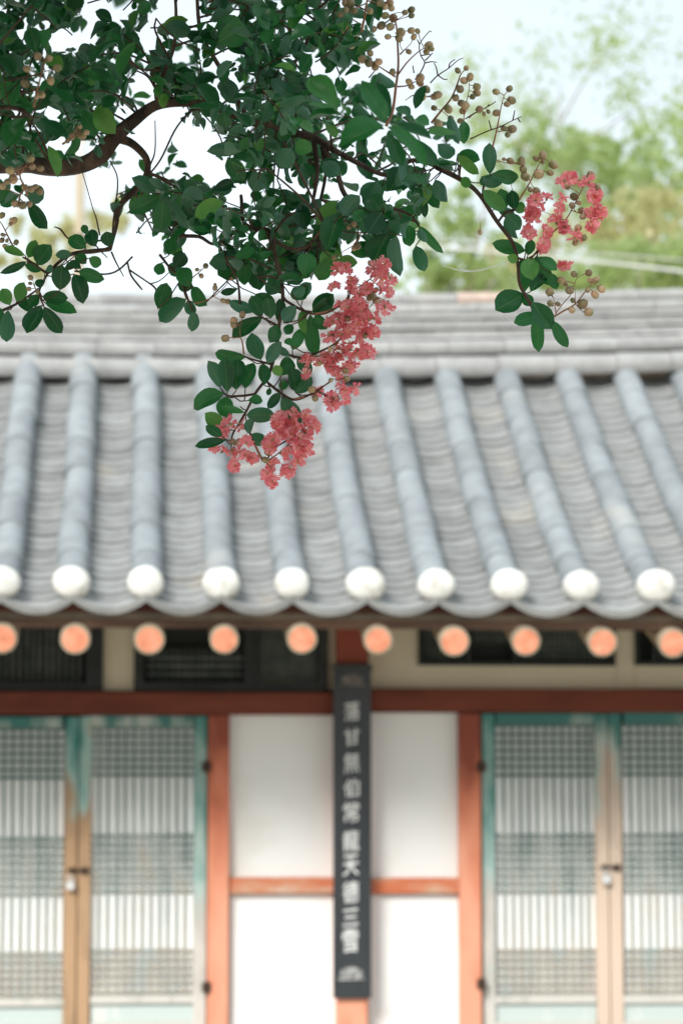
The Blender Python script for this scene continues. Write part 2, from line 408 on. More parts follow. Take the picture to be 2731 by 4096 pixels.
# pan tiles: the ones in the picture singly, the outer ones joined
PEXP = .070
spill = MB()
cnt = 0
mids = [(rows_x[i]+rows_x[i+1])/2 for i in range(len(rows_x)-1)]
for x in mids:
    s = -.035; k = 0
    while s < SLEN-.06:
        p = rp(max(0, s)); t = rt(max(0, s)+.05)
        if s < 0: p = p + t*s
        nv = Vector((0, -t.z, t.y)); me = pmesh0 if k == 0 else pmesh
        pos = Vector((x+rnd.uniform(-.003,.003), p.y, p.z)) + nv*(.004+rnd.uniform(0, .005))
        q = proj(pos)
        if q and -150 < q[0] < W+100 and cnt < 300 and s < SLEN-.2:
            place('pan_tile', me, pos, t, roof, roll=rnd.uniform(-.02,.02), yaw=rnd.uniform(-.02,.02)); cnt += 1
        else:
            xv = Vector((1,0,0)); zv = xv.cross(t); mm = Matrix((xv, t, zv)).transposed()
            spill.add([pos + mm @ v.co for v in me.vertices], [tuple(pp.vertices) for pp in me.polygons])
        s += PEXP*rnd.uniform(.94, 1.06); k += 1
o = hpart('outer_pan_tiles', spill, M['pan'], roof); o['kind'] = 'stuff'
print('pan tiles single', cnt)

# --- ridge
xl, xr = PY(0, 1300, YR).x, PY(2731, 1300, YR).x
def zc(x): return .075*max(0, (x-xl)/(xr-xl))**2 * 1.0 + .02*max(0, (xl+.4-x))**2
def zr(v): return zat(v, YR-.1, 0)      # height read at the left edge of the picture
def ridge_row(v0, v1, Yc, kind, length, mat, off=0, jig=.003, depth=.1):
    z0, z1 = zr(v1), zr(v0); x = X0-.2+off; g = .003
    while x < X1+.2:
        L = length*rnd.uniform(.93, 1.07)
        mb = MB()
        h = z1-z0; dz = zc(x+L/2); slope = (zc(x+L)-zc(x))
        if kind == 'round':
            seg = 10; r = h*.56; vs, fs = [], []
            for j, xx in enumerate((g/2, .02, L-g/2)):
                for q in range(seg+1):
                    a = -.25*math.pi + 1.25*math.pi*q/seg
                    rr = r*(1.04 if j < 2 else .97)
                    vs.append((xx, -math.cos(a)*rr*1.05, math.sin(a)*rr + h*.45 + slope*(xx/L-.5)))
            for j in range(2):
                for q in range(seg):
                    w = j*(seg+1)+q; fs.append((w, w+seg+1, w+seg+2, w+1))
            fs.append(tuple(range(seg+1))); fs.append(tuple(range(2*(seg+1), 3*(seg+1)))[::-1])
            mb.add(vs, fs)
        else:
            d = depth; vs = []
            for xx in (g/2, L-g/2):
                dd = slope*(xx/L-.5)
                vs += [(xx, -d, dd+h*.18), (xx, -d+.004, dd+h*.95), (xx, d, dd+h*.95), (xx, d, dd)]
            mb.add(vs, [(0,1,5,4),(1,2,6,5),(2,3,7,6),(3,0,4,7),(0,3,2,1),(4,5,6,7)])
        me = mesh('ridge_tile', mb.v, mb.f, mat(x) if callable(mat) else mat)
        smooth_mesh(me, 40)
        o = link('ridge_tile', me, roof); o.matrix_parent_inverse = Matrix.Identity(4)
        o.matrix_basis = Matrix.Translation((x, Yc+rnd.uniform(-jig, jig), z0+dz+rnd.uniform(-jig, jig)*.4)) @ Matrix.Rotation(rnd.uniform(-.006,.006), 4, 'Z')
        if me.materials[0] is M['ridgered']: o['label'] = 'pale reddish top tile of the ridge'
        x += L
ridge_row(1440, 1528, YR-.19, 'round', .278, M['ridge'], .02)
ridge_row(1360, 1428, YR-.115, 'round', .275, M['ridge'], .10)
yv_ = [1360, 1339, 1318, 1296, 1274, 1252]
for j in range(5):
    ridge_row(yv_[j+1], yv_[j], YR, 'flat', .31, M['ridge'], .05+.13*(j % 2), depth=.125-(.012 if j % 2 else 0)-.004*j)
ridge_row(1206, 1250, YR-.055, 'round', .275, M['ridge'], .06)
def topmat(x):
    q = proj(Vector((x+.14, YR, zr(1180))))
    return M['ridgered'] if q and 1760 < q[0] < 2080 else M['ridge']
ridge_row(1156, 1206, YR-.02, 'round', .29, topmat, .12)
rc = MB()      # mortar heart of the ridge, follows the curve
nseg = 24; vs, fs = [], []
for i in range(nseg+1):
    x = X0-.2+(X1-X0+.4)*i/nseg
    za, zb = zr(1530)-.06, zr(1215)+zc(x)
    vs += [(x, YR-.085, za), (x, YR-.07, zb), (x, YR+.07, zb), (x, YR+.1, za)]
for i in range(nseg):
    a = i*4; fs += [(a,a+4,a+5,a+1),(a+1,a+5,a+6,a+2),(a+2,a+6,a+7,a+3)]
rc.add(vs, fs); hpart('ridge_mortar', rc, M['mud'], roof)

# --- eave timbers
YF = 9.40; YS = 9.315
fa = MB(); fa.box(X0-.15, X1+.15, YF-.045, YF+.03, zat(2512, YF-.045), zat(2446, YF-.045))
hpart('fascia_board', fa, M['fascia'])
sc_ = MB()       # scalloped closing strip under the tiles
vs, fs = [], []; N = 8*(len(rows_x)-1)
for i in range(N+1):
    x = rows_x[0] + (rows_x[-1]-rows_x[0])*i/N
    j = min(len(mids)-1, int((x-rows_x[0])/sp)); t = max(-1, min(1, (x-mids[j])/HW))
    vs += [(x, YS, zat(2452, YS)), (x, YS, ZE+SAG*t*t-.036), (x, YS+.03, ZE+SAG*t*t-.024), (x, YS+.03, zat(2452, YS))]
for i in range(N):
    a = i*4; fs += [(a,a+4,a+5,a+1),(a+1,a+5,a+6,a+2),(a,a+3,a+7,a+4)]
sc_.add(vs, fs); hpart('scalloped_board', sc_, M['scallop'])
ZR_ = zat(2562, YF); SL = math.tan(R(18))
sf = MB(); ya, yb = YF+.02, YW+.3
def zsf(y): return ZR_ + .058 + (y-YF)*SL
sf.add([(X0-.1,ya,zsf(ya)),(X1+.1,ya,zsf(ya)),(X1+.1,yb,zsf(yb)),(X0-.1,yb,zsf(yb)),
        (X0-.1,ya,zsf(ya)+.03),(X1+.1,ya,zsf(ya)+.03),(X1+.1,yb,zsf(yb)+.03),(X0-.1,yb,zsf(yb)+.03)],
       [(0,3,2,1),(4,5,6,7),(0,1,5,4),(1,2,6,5),(2,3,7,6),(3,0,4,7)])
hpart('soffit', sf, M['rafter'])
raf_u = [8, 300, 597, 897, 1208, 1512, 1817, 2104, 2410, 2692]
raf_v = [2555, 2558, 2560, 2560, 2557, 2562, 2567, 2567, 2571, 2574]
raf = [(xat(u, YF-.07, 2560), zat(v, YF-.07, u)) for u, v in zip(raf_u, raf_v)]
d0 = (raf[-1][0]-raf[0][0])/9
raf = [(raf[0][0]-d0*k, raf[0][1]) for k in (3, 2, 1)] + raf + [(raf[-1][0]+d0*k, raf[-1][1]) for k in (1, 2, 3)]
for x, z in raf:
    r = .0555*rnd.uniform(.97, 1.04)
    ax = Vector((rnd.uniform(-.01, .01), math.cos(R(18)), math.sin(R(18))))
    mb = MB(); p0 = Vector((x, YF-.07, z)); mb.tube([p0+ax*.01, p0+ax*1.1], [r, r*1.06], 20)
    o = hpart('rafter', mb, M['rafter'], smooth=False); smooth_mesh(o.data, 60)
    mb = MB(); mb.tube([p0-ax*.0, p0+ax*.03], [r*1.012, r*1.015], 20); hpart('painted_rim', mb, M['rendrim'], o)
    mb = MB(); mb.tube([p0-ax*.002, p0+ax*.012], [r*.86, r*.86], 20)
    e = hpart('rafter_end', mb, M['rend'], o)

# --- facade timbers and plaster
FB = YW+.10      # plane of the plaster faces
def fbox(name, u0, u1, v0, v1, y0, y1, mat, parent=None, vref=None, bev=0):
    uc, vc = (u0+u1)/2, (v0+v1)/2
    xa, xb = xat(u0, y0, vc), xat(u1, y0, vc); za, zb = zat(v1, y0, uc), zat(v0, y0, uc)
    mb = MB(); mb.box(xa, xb, y0, y1, za, zb)
    o = hpart(name, mb, mat, parent)
    if bev:
        bm = o.modifiers.new('b', 'BEVEL'); bm.width = bev; bm.segments = 2; bm.limit_method = 'ANGLE'
    return o
# lintel
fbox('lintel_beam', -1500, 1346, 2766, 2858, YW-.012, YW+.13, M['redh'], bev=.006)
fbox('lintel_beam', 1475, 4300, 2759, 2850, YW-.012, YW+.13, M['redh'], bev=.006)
# central pillar and two jambs
fbox('rail', 916, 1347, 3512, 3576, YW+.02, YW+.13, M['rail'], bev=.004)
fbox('rail', 1474, 1839, 3514, 3576, YW+.02, YW+.13, M['rail'], bev=.004)
# white lower panels
for a, b_, c, d in ((916, 1347, 2860, 3510), (916, 1347, 3578, 4900), (1474, 1839, 2852, 3512), (1474, 1839, 3578, 4900),
                    (-1500, -332, 2861, 4900), (3042, 4300, 2853, 4900)):
    fbox('plaster_panel', a, b_, c, d, YW+.055, YW+.132, M['plaster'], wall)
# cream upper panels
for a, b_, c, d in ((414, 537, 2350, 2764), (1312, 1347, 2350, 2764), (-1500, -300, 2350, 2764),
                    (1474, 1672, 2350, 2757), (1672, 2461, 2664, 2757), (2461, 2538, 2350, 2757), (2538, 3300, 2664, 2757), (3300, 4300, 2350, 2757)):
    fbox('plaster_panel', a, b_, c, d, YW+.05, YW+.132, M['cream'], wall)

# transom windows
def bars(parent, name, u0, u1, v0, v1, nx, ny, y, w, mat, wz=None, dep=.012, edge=False):
    xa, xb = xat(u0, y, (v0+v1)/2), xat(u1, y, (v0+v1)/2); uc = (u0+u1)/2
    zb, za = zat(v0, y, uc), zat(v1, y, uc)
    def unit(key, sx, sz):
        mb = MB(); mb.box(-sx/2, sx/2, 0, dep, -sz/2, sz/2); return mesh(name, mb.v, mb.f, mat)
    if nx:
        me = unit('v', w, zb-za)
        for i in range(1, nx):
            o = link(name, me, parent); o.matrix_parent_inverse = Matrix.Identity(4)
            o.matrix_basis = Matrix.Translation((xa+(xb-xa)*i/nx+rnd.uniform(-.0015,.0015), y, (za+zb)/2))
    if ny:
        me = unit('h', xb-xa, wz or w)
        r_ = range(0, ny+1) if edge else range(1, ny)
        for i in r_:
            o = link(name, me, parent); o.matrix_parent_inverse = Matrix.Identity(4)
            o.matrix_basis = Matrix.Translation(((xa+xb)/2, y-.003, za+(zb-za)*i/ny+rnd.uniform(-.001,.001)))
def frame_mb(u0, u1, v0, v1, t, y0, y1, extra=()):
    uc, vc = (u0+u1)/2, (v0+v1)/2
    xa, xb = xat(u0, y0, vc), xat(u1, y0, vc); zb, za = zat(v0, y0, uc), zat(v1, y0, uc)
    mb = MB(); tw = t*.00107
    mb.box(xa, xa+tw, y0, y1, za, zb); mb.box(xb-tw, xb, y0, y1, za, zb)
    mb.box(xa+tw, xb-tw, y0, y1, zb-tw, zb); mb.box(xa+tw, xb-tw, y0, y1, za, za+tw)
    for (a, b_) in extra:
        mb.box(xat(a, y0, vc), xat(b_, y0, vc), y0+.002, y1, za+tw, zb-tw)
    return mb
w1 = hpart('window', frame_mb(-300, 412, 2400, 2766, 34, YW+.02, YW+.12, ((345, 380),)), M['dark'])
bars(w1, 'lattice_bar', -266, 345, 2430, 2735, 23, 0, YW+.07, .010, M['dlat'])
fbox('window_pane', -262, 344, 2430, 2733, YW+.09, YW+.10, M['interior'], w1)
w2 = hpart('window', frame_mb(539, 1310, 2400, 2766, 34, YW+.02, YW+.12, ((978, 1030),)), M['dark'])
bars(w2, 'lattice_bar', 585, 978, 2600, 2730, 15, 4, YW+.07, .006, M['dlat'], wz=.011)
fbox('window_pane', 572, 977, 2590, 2731, YW+.09, YW+.10, M['interior'], w2)
bars(w2, 'lattice_bar', 1032, 1276, 2440, 2712, 12, 13, YW+.07, .009, M['dlat'])
fbox('window_pane', 1031, 1275, 2430, 2731, YW+.09, YW+.10, M['dimpaper'], w2)
w3 = hpart('window', frame_mb(1673, 2460, 2380, 2662, 14, YW+.03, YW+.12, ((1868, 1880), (2052, 2066))), M['dark'])
bars(w3, 'lattice_bar', 1690, 1868, 2400, 2648, 9, 10, YW+.07, .007, M['dlat'])
bars(w3, 'lattice_bar', 1880, 2052, 2400, 2576, 9, 7, YW+.07, .007, M['dlat'], edge=False)
bars(w3, 'lattice_bar', 2066, 2446, 2400, 2648, 19, 10, YW+.07, .008, M['dlat'])
fbox('window_pane', 1688, 2446, 2400, 2647, YW+.09, YW+.10, M['interior'], w3)
w4 = hpart('window', frame_mb(2539, 3298, 2380, 2662, 14, YW+.03, YW+.12, ((2610, 2622),)), M['dark'])
bars(w4, 'lattice_bar', 2622, 3284, 2400, 2648, 30, 10, YW+.07, .008, M['dlat'])
fbox('window_pane', 2554, 3284, 2400, 2647, YW+.09, YW+.10, M['interior'], w4)

# red paint, deep at the top and paler lower down
M['redpost'] = teal_mat('red_paint_paler_below', zat(2862, YW)+.05, zat(2862, YW)-.75, (.24,.05,.026), (.50,.145,.075), (.66,.29,.18))
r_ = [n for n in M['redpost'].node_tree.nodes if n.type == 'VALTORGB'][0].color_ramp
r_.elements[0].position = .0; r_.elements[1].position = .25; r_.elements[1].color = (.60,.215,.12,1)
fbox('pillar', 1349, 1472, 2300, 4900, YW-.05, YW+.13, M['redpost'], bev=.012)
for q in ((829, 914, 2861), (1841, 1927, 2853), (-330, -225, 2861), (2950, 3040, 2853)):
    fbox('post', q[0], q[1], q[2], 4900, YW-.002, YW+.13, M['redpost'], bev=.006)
# doors
zt = zat(2862, YW); zm = zat(3480, YW); zb_ = zat(3980, YW)
T1 = teal_mat('teal_paint_over_brown_wood', zt+.22, zt-.72, (.04,.19,.17), (.28,.40,.36), (.40,.25,.14))
T2 = teal_mat('teal_paint_fading_pale', zt+.18, zt-.66, (.04,.16,.14), (.38,.41,.37), (.58,.45,.35))
T3 = teal_mat('teal_paint_outer_stile', zt+.12, zt-1.3, (.06,.22,.19), (.36,.48,.44), (.52,.50,.45))
LT1 = teal_mat('teal_lattice_weathered', zt+.0, zb_-.35, (.11,.16,.145), (.30,.33,.295), (.38,.35,.29))
T4 = teal_mat('pale_teal_panel_paint', zb_+.1, zb_-1.2, (.46,.52,.49), (.60,.60,.55), (.56,.47,.38))
def door(u0, u1, vt, m_left, m_right, seam, dv=0):
    """u0,u1: outer edges; stiles differ in wear"""
    sw = 52
    y0, y1 = YW+.035, YW+.075
    a = [u0, u0+sw, u1-sw, u1]
    v1 = vt+43; ends = [v1, 3105+dv, 3340+dv, 3566+dv, 3800+dv, 3982+dv]
    mb = MB()
    def bx(ua, ub, va, vb, ya=y0):
        uc, vc = (ua+ub)/2, (va+vb)/2
        mb.box(xat(ua, y0, vc), xat(ub, y0, vc), ya, y1, zat(vb, y0, uc), zat(va, y0, uc))
    bx(a[1], a[2], vt, v1)
    d = hpart('door', mb, T2)
    for va, vb in ((3985+dv, 4016+dv), (4090+dv, 4130+dv), (4500, 4560)):
        fbox('door_rail', a[1], a[2]-1, va, vb, y0, y1, T3, d)
    for (ua, ub, mm) in ((a[0], a[1], m_left), (a[2], a[3], m_right)):
        o = fbox('door_stile', ua, ub-1, vt, 4560, y0-.003, y1, mm, d, bev=.004)
    fbox('door_panel', a[1]+1, a[2]-1, 4018+dv, 4088+dv, y0+.015, y1, T4, d)
    fbox('door_panel', a[1]+1, a[2]-1, 4132+dv, 4498, y0+.015, y1, T4, d)
    fbox('paper_pane', a[1]+1, a[2]-1, v1+1, 3984+dv, y0+.032, y1, M['paper'], d)
    bars(d, 'lattice_bar', a[1], a[2], v1, 3984+dv, 12, 0, y0+.018, .0095, LT1, dep=.013)
    for g0, g1, n in ((ends[0]+8, ends[1]-4, 6), (ends[2]+4, ends[3]-4, 7), (ends[4]+4, ends[5]-18, 5)):
        bars(d, 'lattice_bar', a[1], a[2], g0, g1, 0, n, y0+.018, .0125, LT1, dep=.014, edge=True)
    return d
dA = door(-216, 306, 2868, T3, T1, 'r', dv=12)
dB = door(309, 826, 2864, T1, T3, 'l')
dC = door(1931, 2438, 2854, T3, T2, 'r', dv=0)
dD = door(2441, 2946, 2852, T2, T3, 'l', dv=-2)
# hinges, latches
for d, u, vv in ((dB, 826, (3068, 3952)), (dC, 1926, (3068, 3938))):
    for v in vv:
        mb = MB(); p = PY(u, v, YW-.008)
        mb.tube([p+Vector((0,0,-.026)), p+Vector((0,0,.026))], [.009,.009], 8)
        mb.box(p.x-.02, p.x+.02, p.y+.004, p.y+.008, p.z-.02, p.z+.02)
        hpart('hinge', mb, M['iron'], d)
def latch(d, uc, vc):
    mb = MB(); p = PY(uc, vc, YW+.03)
    for s_ in (-1, 1):
        c = p + Vector((s_*.022, -.004, 0))
        n = 12; pts = [c+Vector((math.cos(2*math.pi*k/n)*.011, -.004, math.sin(2*math.pi*k/n)*.011)) for k in range(n+1)]
        mb.tube(pts, [.0035]*(n+1), 6, cap=False)
    mb.box(p.x-.045, p.x+.045, p.y-.006, p.y+.001, p.z-.004, p.z+.006)
    mb.box(p.x+.015, p.x+.042, p.y-.010, p.y+.001, p.z-.014, p.z+.014)
    hpart('latch', mb, M['iron'], d)
latch(dB, 312, 3484); latch(dD, 2440, 3472)
def padlock(uc, vc, label):
    p = PY(uc, vc, YW+.005)
    root = empty('padlock', p); tag(root, label, 'padlock', 'padlocks on the lattice doors')
    mb = MB(); n = 14; vs, fs = [], []
    for yy in (-.009, .009):
        for k in range(n):
            a = 2*math.pi*k/n; r = .85 if math.sin(a) < 0 else 1
            vs.append((math.copysign(abs(math.cos(a))**.55, math.cos(a))*.019, yy, math.copysign(abs(math.sin(a))**.6, math.sin(a))*.021*r))
    for k in range(n): fs.append((k, (k+1) % n, n+(k+1) % n, n+k))
    fs += [tuple(range(n))[::-1], tuple(range(n, 2*n))]
    mb.add(vs, fs); o = mb.build('lock_body', M['steel'], root); o.modifiers.new('b', 'BEVEL').width = .003
    mb = MB(); pts = [(-.011, 0, .018), (-.011, 0, .032)] + [(math.cos(a)*.011, 0, .034+math.sin(a)*.011) for a in [math.pi*(1-k/8) for k in range(9)]] + [(.011, 0, .018)]
    mb.tube(pts, [.003]*len(pts), 6); mb.build('shackle', M['steel'], root)
padlock(281, 3545, 'small silver padlock hanging from the latch of the left pair of lattice doors')
padlock(2424, 3520, 'small silver padlock hanging from the latch of the right pair of lattice doors')

# ---------------------------------------------------------------- the name board on the pillar
YB = YW-.075
pb = empty('hanging_board', PY(1409, 3330, YB)); bl = Vector(pb.location)
tag(pb, 'tall narrow black board with a column of white brush characters hung on the pillar', 'signboard')
def bpart(name, mb, mat, bev=0, smooth=False):
    o = mb.build(name, mat, pb, smooth); o.matrix_parent_inverse = Matrix.Translation(-bl)
    if bev:
        bm = o.modifiers.new('b', 'BEVEL'); bm.width = bev; bm.segments = 2
    return o
def rectb(u0, u1, v0, v1, y0, y1):
    mb = MB(); uc, vc = (u0+u1)/2, (v0+v1)/2
    mb.box(xat(u0, y0, vc), xat(u1, y0, vc), y0, y1, zat(v1, y0, uc), zat(v0, y0, uc)); return mb
bpart('board', rectb(1333, 1485, 2664, 3996, YB, YB+.024), M['board'], .004)
bpart('end_cap', rectb(1329, 1489, 2656, 2684, YB-.006, YB+.024), M['board'], .004)
def lotus(uc, vc, s, mat, flip=1):
    mb = MB(); c = PY(uc, vc, YB-.004)
    for k in range(-3, 4):
        a = k*.42; L = s*(1-.06*abs(k)); w = s*.30
        d = Vector((math.sin(a), 0, math.cos(a)*flip*.62)); n = Vector((d.z, 0, -d.x)).normalized()
        pts = [c, c+d*L*.5+n*w, c+d*L, c+d*L*.5-n*w]
        oy = Vector((0, -.0012*(3-abs(k)) - .0004*(k > 0), 0))
        mb.add([p+oy for p in pts]+[p+oy+Vector((0, .005, 0)) for p in pts], [(0,1,2,3),(0,4,5,1),(1,5,6,2),(2,6,7,3),(3,7,4,0)])
    mb.box(c.x-s*.85, c.x+s*.85, c.y-.007, c.y+.004, c.z-s*.2*flip-.004, c.z-s*.2*flip+.004)
    return bpart('lotus_ornament', mb, mat)
lotus(1408, 2728, .062, M['orn']); lotus(1405, 3905, .066, M['orn2'])
chars = '落甘無伯常龍天德三雪'
cv = [2846, 2948, 3051, 3152, 3249, 3364, 3462, 3570, 3671, 3766]
ch = [88, 80, 96, 84, 96, 96, 96, 100, 76, 106]
dg = bpy.context.evaluated_depsgraph_get()
for s_, v, hh in zip(chars, cv, ch):
    cu = bpy.data.curves.new('character', 'FONT'); cu.body = s_; cu.size = .08; cu.extrude = .0012; cu.offset = .0002; cu.resolution_u = 3
    cu.align_x = 'CENTER'; cu.align_y = 'CENTER'
    t = bpy.data.objects.new('character', cu); C.objects.link(t)
    bpy.context.view_layer.update(); dg = bpy.context.evaluated_depsgraph_get()
    me = bpy.data.meshes.new_from_object(t.evaluated_get(dg), depsgraph=dg)
    bpy.data.objects.remove(t); bpy.data.curves.remove(cu)
    co = np.array([vv.co[:] for vv in me.vertices])
    if len(co) == 0: print('no glyph'); continue
    c0 = (co.min(0)+co.max(0))/2; ext = co.max(0)-co.min(0)
    sy = hh*.00106*.84/max(ext[1], .03); sy = min(sy, 1.7); sx = .066/max(ext[0], .03)
    p = PY(1409-(v-2700)*.007, v, YB-.002)
    for vv in me.vertices:
        x = (vv.co.x-c0[0])*sx; zz = (vv.co.y-c0[1])*sy
        x += .0025*noise.noise(Vector((x*40, zz*40, v))); zz += .0025*noise.noise(Vector((x*40+9, zz*40, v))) + x*.12
        vv.co = (x, -(vv.co.z), zz)
    me.name = 'character'; me.materials.clear(); me.materials.append(M['ink'])
    o = link('character', me, pb); o.matrix_parent_inverse = Matrix.Translation(-bl); o.location = p

# ================================================================ crepe myrtle
D0 = 3.42
tree = empty('crepe_myrtle', (-2.2, 3.9, 0))
tag(tree, 'crepe myrtle with dark green leaves, pink flowers and brown seed capsules at upper left', 'tree')
TI = Matrix.Translation(-Vector(tree.location))
def tpart(name, mb, mat, smooth=True, parent=None):
    o = mb.build(name, mat, parent or tree, smooth)
    o.matrix_parent_inverse = TI if parent is None else Matrix.Identity(4)
    return o
px = lambda d: d/FPX      # metres per photo pixel at distance d
skel = []                 # points that twigs may grow from
def branch(pts, name='branch', mat='bark', sub=5, n=8, wob=1.0, reg=True):
    """pts: (u, v, depth, radius_px)"""
    P3 = [P(u, v, d) for u, v, d, r in pts]
    c = catmull(P3, sub); rr = []
    for i in range(len(c)):
        t = i/sub; k = min(len(pts)-2, int(t)); f = t-k
        d = pts[k][2]*(1-f)+pts[k+1][2]*f
        rr.append((pts[k][3]*(1-f)+pts[k+1][3]*f)*px(d)*(1+.10*noise.noise(c[i]*30)))
    c2 = [p+Vector((noise.noise(p*14), noise.noise(p*14+Vector((7,0,0))), noise.noise(p*14+Vector((0,7,0)))))*(.003*wob*min(1, rr[i]/.004+.2)) for i, p in enumerate(c)]
    mb = MB(); mb.tube(c2, rr, n)
    if reg: skel.extend([(p, r) for p, r in zip(c2, rr)])
    return tpart(name, mb, M[mat])
# trunk out of the picture on the left, main limb, boughs
tb = Vector((-2.2, 3.9, 0))
mb = MB(); l0 = P(-350, 560, 3.75)
tp = catmull([tb+Vector((0,0,-.02)), tb+Vector((.05,.02,.8)), tb+Vector((.25,-.05,1.7)), tb+Vector((.75,-.1,2.25)), l0], 6)
mb.tube(tp, [.09-.066*i/(len(tp)-1) for i in range(len(tp))], 12); tpart('trunk', mb, M['bark'])
mb = MB(); tp = catmull([tb+Vector((.25,-.05,1.7)), tb+Vector((.35,.1,2.3)), tb+Vector((.9,0,2.8)), tb+Vector((1.8,-.2,3.0))], 6)
mb.tube(tp, [.06-.045*i/(len(tp)-1) for i in range(len(tp))], 10); tpart('branch', mb, M['bark'])
branch([(-350,560,3.75,60),(-150,640,3.7,52),(60,650,3.65,36),(210,668,3.6,34),(330,655,3.6,34),(410,615,3.58,36),(455,555,3.58,34),(520,490,3.6,26),(620,420,3.6,22),(740,405,3.6,20),(870,430,3.62,17),(1000,480,3.6,17),(1130,520,3.6,17),(1250,548,3.58,16),(1330,600,3.55,13)])
branch([(455,545,3.58,20),(530,570,3.6,17),(590,640,3.62,14),(575,720,3.62,12),(480,825,3.6,13),(468,900,3.6,9),(440,995,3.58,8)])
branch([(640,420,3.6,14),(632,360,3.55,12),(650,300,3.5,10),(690,180,3.5,8),(700,40,3.5,7),(690,-120,3.5,6)])
branch([(1000,480,3.6,11),(940,370,3.6,10),(850,220,3.6,9),(800,100,3.6,8),(780,-80,3.6,7)])
branch([(1240,545,3.6,12),(1170,420,3.6,10),(1150,300,3.6,8),(1230,150,3.6,7),(1300,-50,3.6,6)])
branch([(1260,560,3.58,12),(1266,660,3.57,9),(1262,740,3.55,8),(1248,830,3.55,6)])
branch([(1290,590,3.56,12),(1345,680,3.54,11),(1380,770,3.53,10),(1450,835,3.5,8),(1540,830,3.5,8),(1640,860,3.5,6),(1690,930,3.47,3)])
branch([(1330,600,3.55,12),(1430,650,3.54,10),(1550,700,3.52,9),(1640,640,3.5,9),(1740,660,3.47,10),(1840,715,3.45,9)])
branch([(1745,668,3.46,10),(1850,722,3.44,10),(1918,780,3.43,9),(1990,880,3.42,8.5),(2052,968,3.42,8),(2072,1050,3.42,7),(2078,1130,3.42,7),(2112,1195,3.42,7),(2142,1250,3.42,6),(2160,1290,3.42,3)])
branch([(1290,600,3.56,8),(1300,700,3.56,7),(1270,860,3.56,6),(1270,960,3.5,6)])
branch([(960,780,3.55,7),(985,900,3.5,9),(1080,930,3.48,11),(1100,1020,3.46,9),(1122,1120,3.44,8.5),(1131,1200,3.43,8),(1116,1300,3.42,7.5),(1106,1380,3.42,7),(1075,1490,3.42,6.5),(1020,1570,3.42,5.5),(985,1640,3.42,5),(955,1695,3.42,4)])
branch([(1050,925,3.5,8),(1145,990,3.46,8),(1225,985,3.45,6),(1300,900,3.42,5)])
branch([(770,790,3.58,8),(690,925,3.56,9),(800,945,3.55,7),(870,975,3.55,6),(980,900,3.5,7)])
branch([(440,995,3.58,8),(370,1000,3.56,9),(280,1020,3.5,8),(225,1055,3.48,7),(190,1088,3.46,6),(150,1065,3.45,5),(110,1035,3.45,5),(90,1025,3.45,3)])
branch([(190,1088,3.46,5),(172,1120,3.45,5),(155,1160,3.45,5),(160,1190,3.44,4),(176,1225,3.44,3)])
branch([(-250,1290,3.5,9),(-60,1270,3.48,8),(0,1248,3.46,7),(70,1215,3.45,5),(130,1170,3.45,4),(152,1150,3.45,3)])
branch([(-350,620,3.7,26),(-260,520,3.3,20),(-80,440,3.1,12),(60,430,3.0,9),(130,470,3.0,6)])
# side shoots of the hanging branch
for pts in ([(1116,1305,3.42,5),(1050,1270,3.41,4),(1000,1240,3.4,3),(960,1215,3.4,2)],
            [(1131,1195,3.43,6),(1200,1235,3.4,6),(1260,1255,3.38,5),(1320,1245,3.37,4),(1390,1195,3.36,4),(1400,1150,3.36,3)],
            [(1085,1455,3.42,5),(1020,1440,3.41,4),(975,1425,3.4,3)],
            [(1112,1385,3.42,4),(1160,1420,3.41,5),(1220,1427,3.4,5),(1290,1400,3.38,4),(1345,1370,3.37,4),(1370,1340,3.37,4)],
            [(1070,1528,3.42,5),(1100,1553,3.41,6),(1150,1590,3.4,6),(1190,1597,3.4,5),(1250,1570,3.38,4),(1320,1525,3.38,3)],
            [(1015,1575,3.42,5),(970,1582,3.42,5),(910,1582,3.41,4),(880,1550,3.41,2)],
            [(1270,1565,3.38,3),(1310,1585,3.38,3),(1350,1600,3.38,3)],
            [(985,1690,3.42,4),(1020,1780,3.41,4),(1060,1850,3.4,4),(1090,1800,3.4,3),(1150,1760,3.4,3)],
            [(955,1695,3.42,4),(930,1740,3.42,4),(925,1790,3.42,3)],
            [(1990,888,3.42,5),(2025,845,3.41,5),(2060,835,3.4,5),(2050,790,3.4,3)],
            [(1930,790,3.43,5),(1935,740,3.42,5),(1960,700,3.41,3)],
            [(2070,1030,3.42,5),(2110,1040,3.42,5),(2135,1020,3.41,4),(2150,1000,3.4,3)],
            [(822,1210,3.5,3),(870,1160,3.5,3),(905,1125,3.5,3),(930,1090,3.5,4),(960,1060,3.5,5)],
            [(640,1020,3.55,6),(690,1080,3.5,5),(720,1100,3.5,5),(745,1180,3.48,5),(770,1240,3.48,4)]):
    branch(pts, mat='twig', n=6, wob=.5)
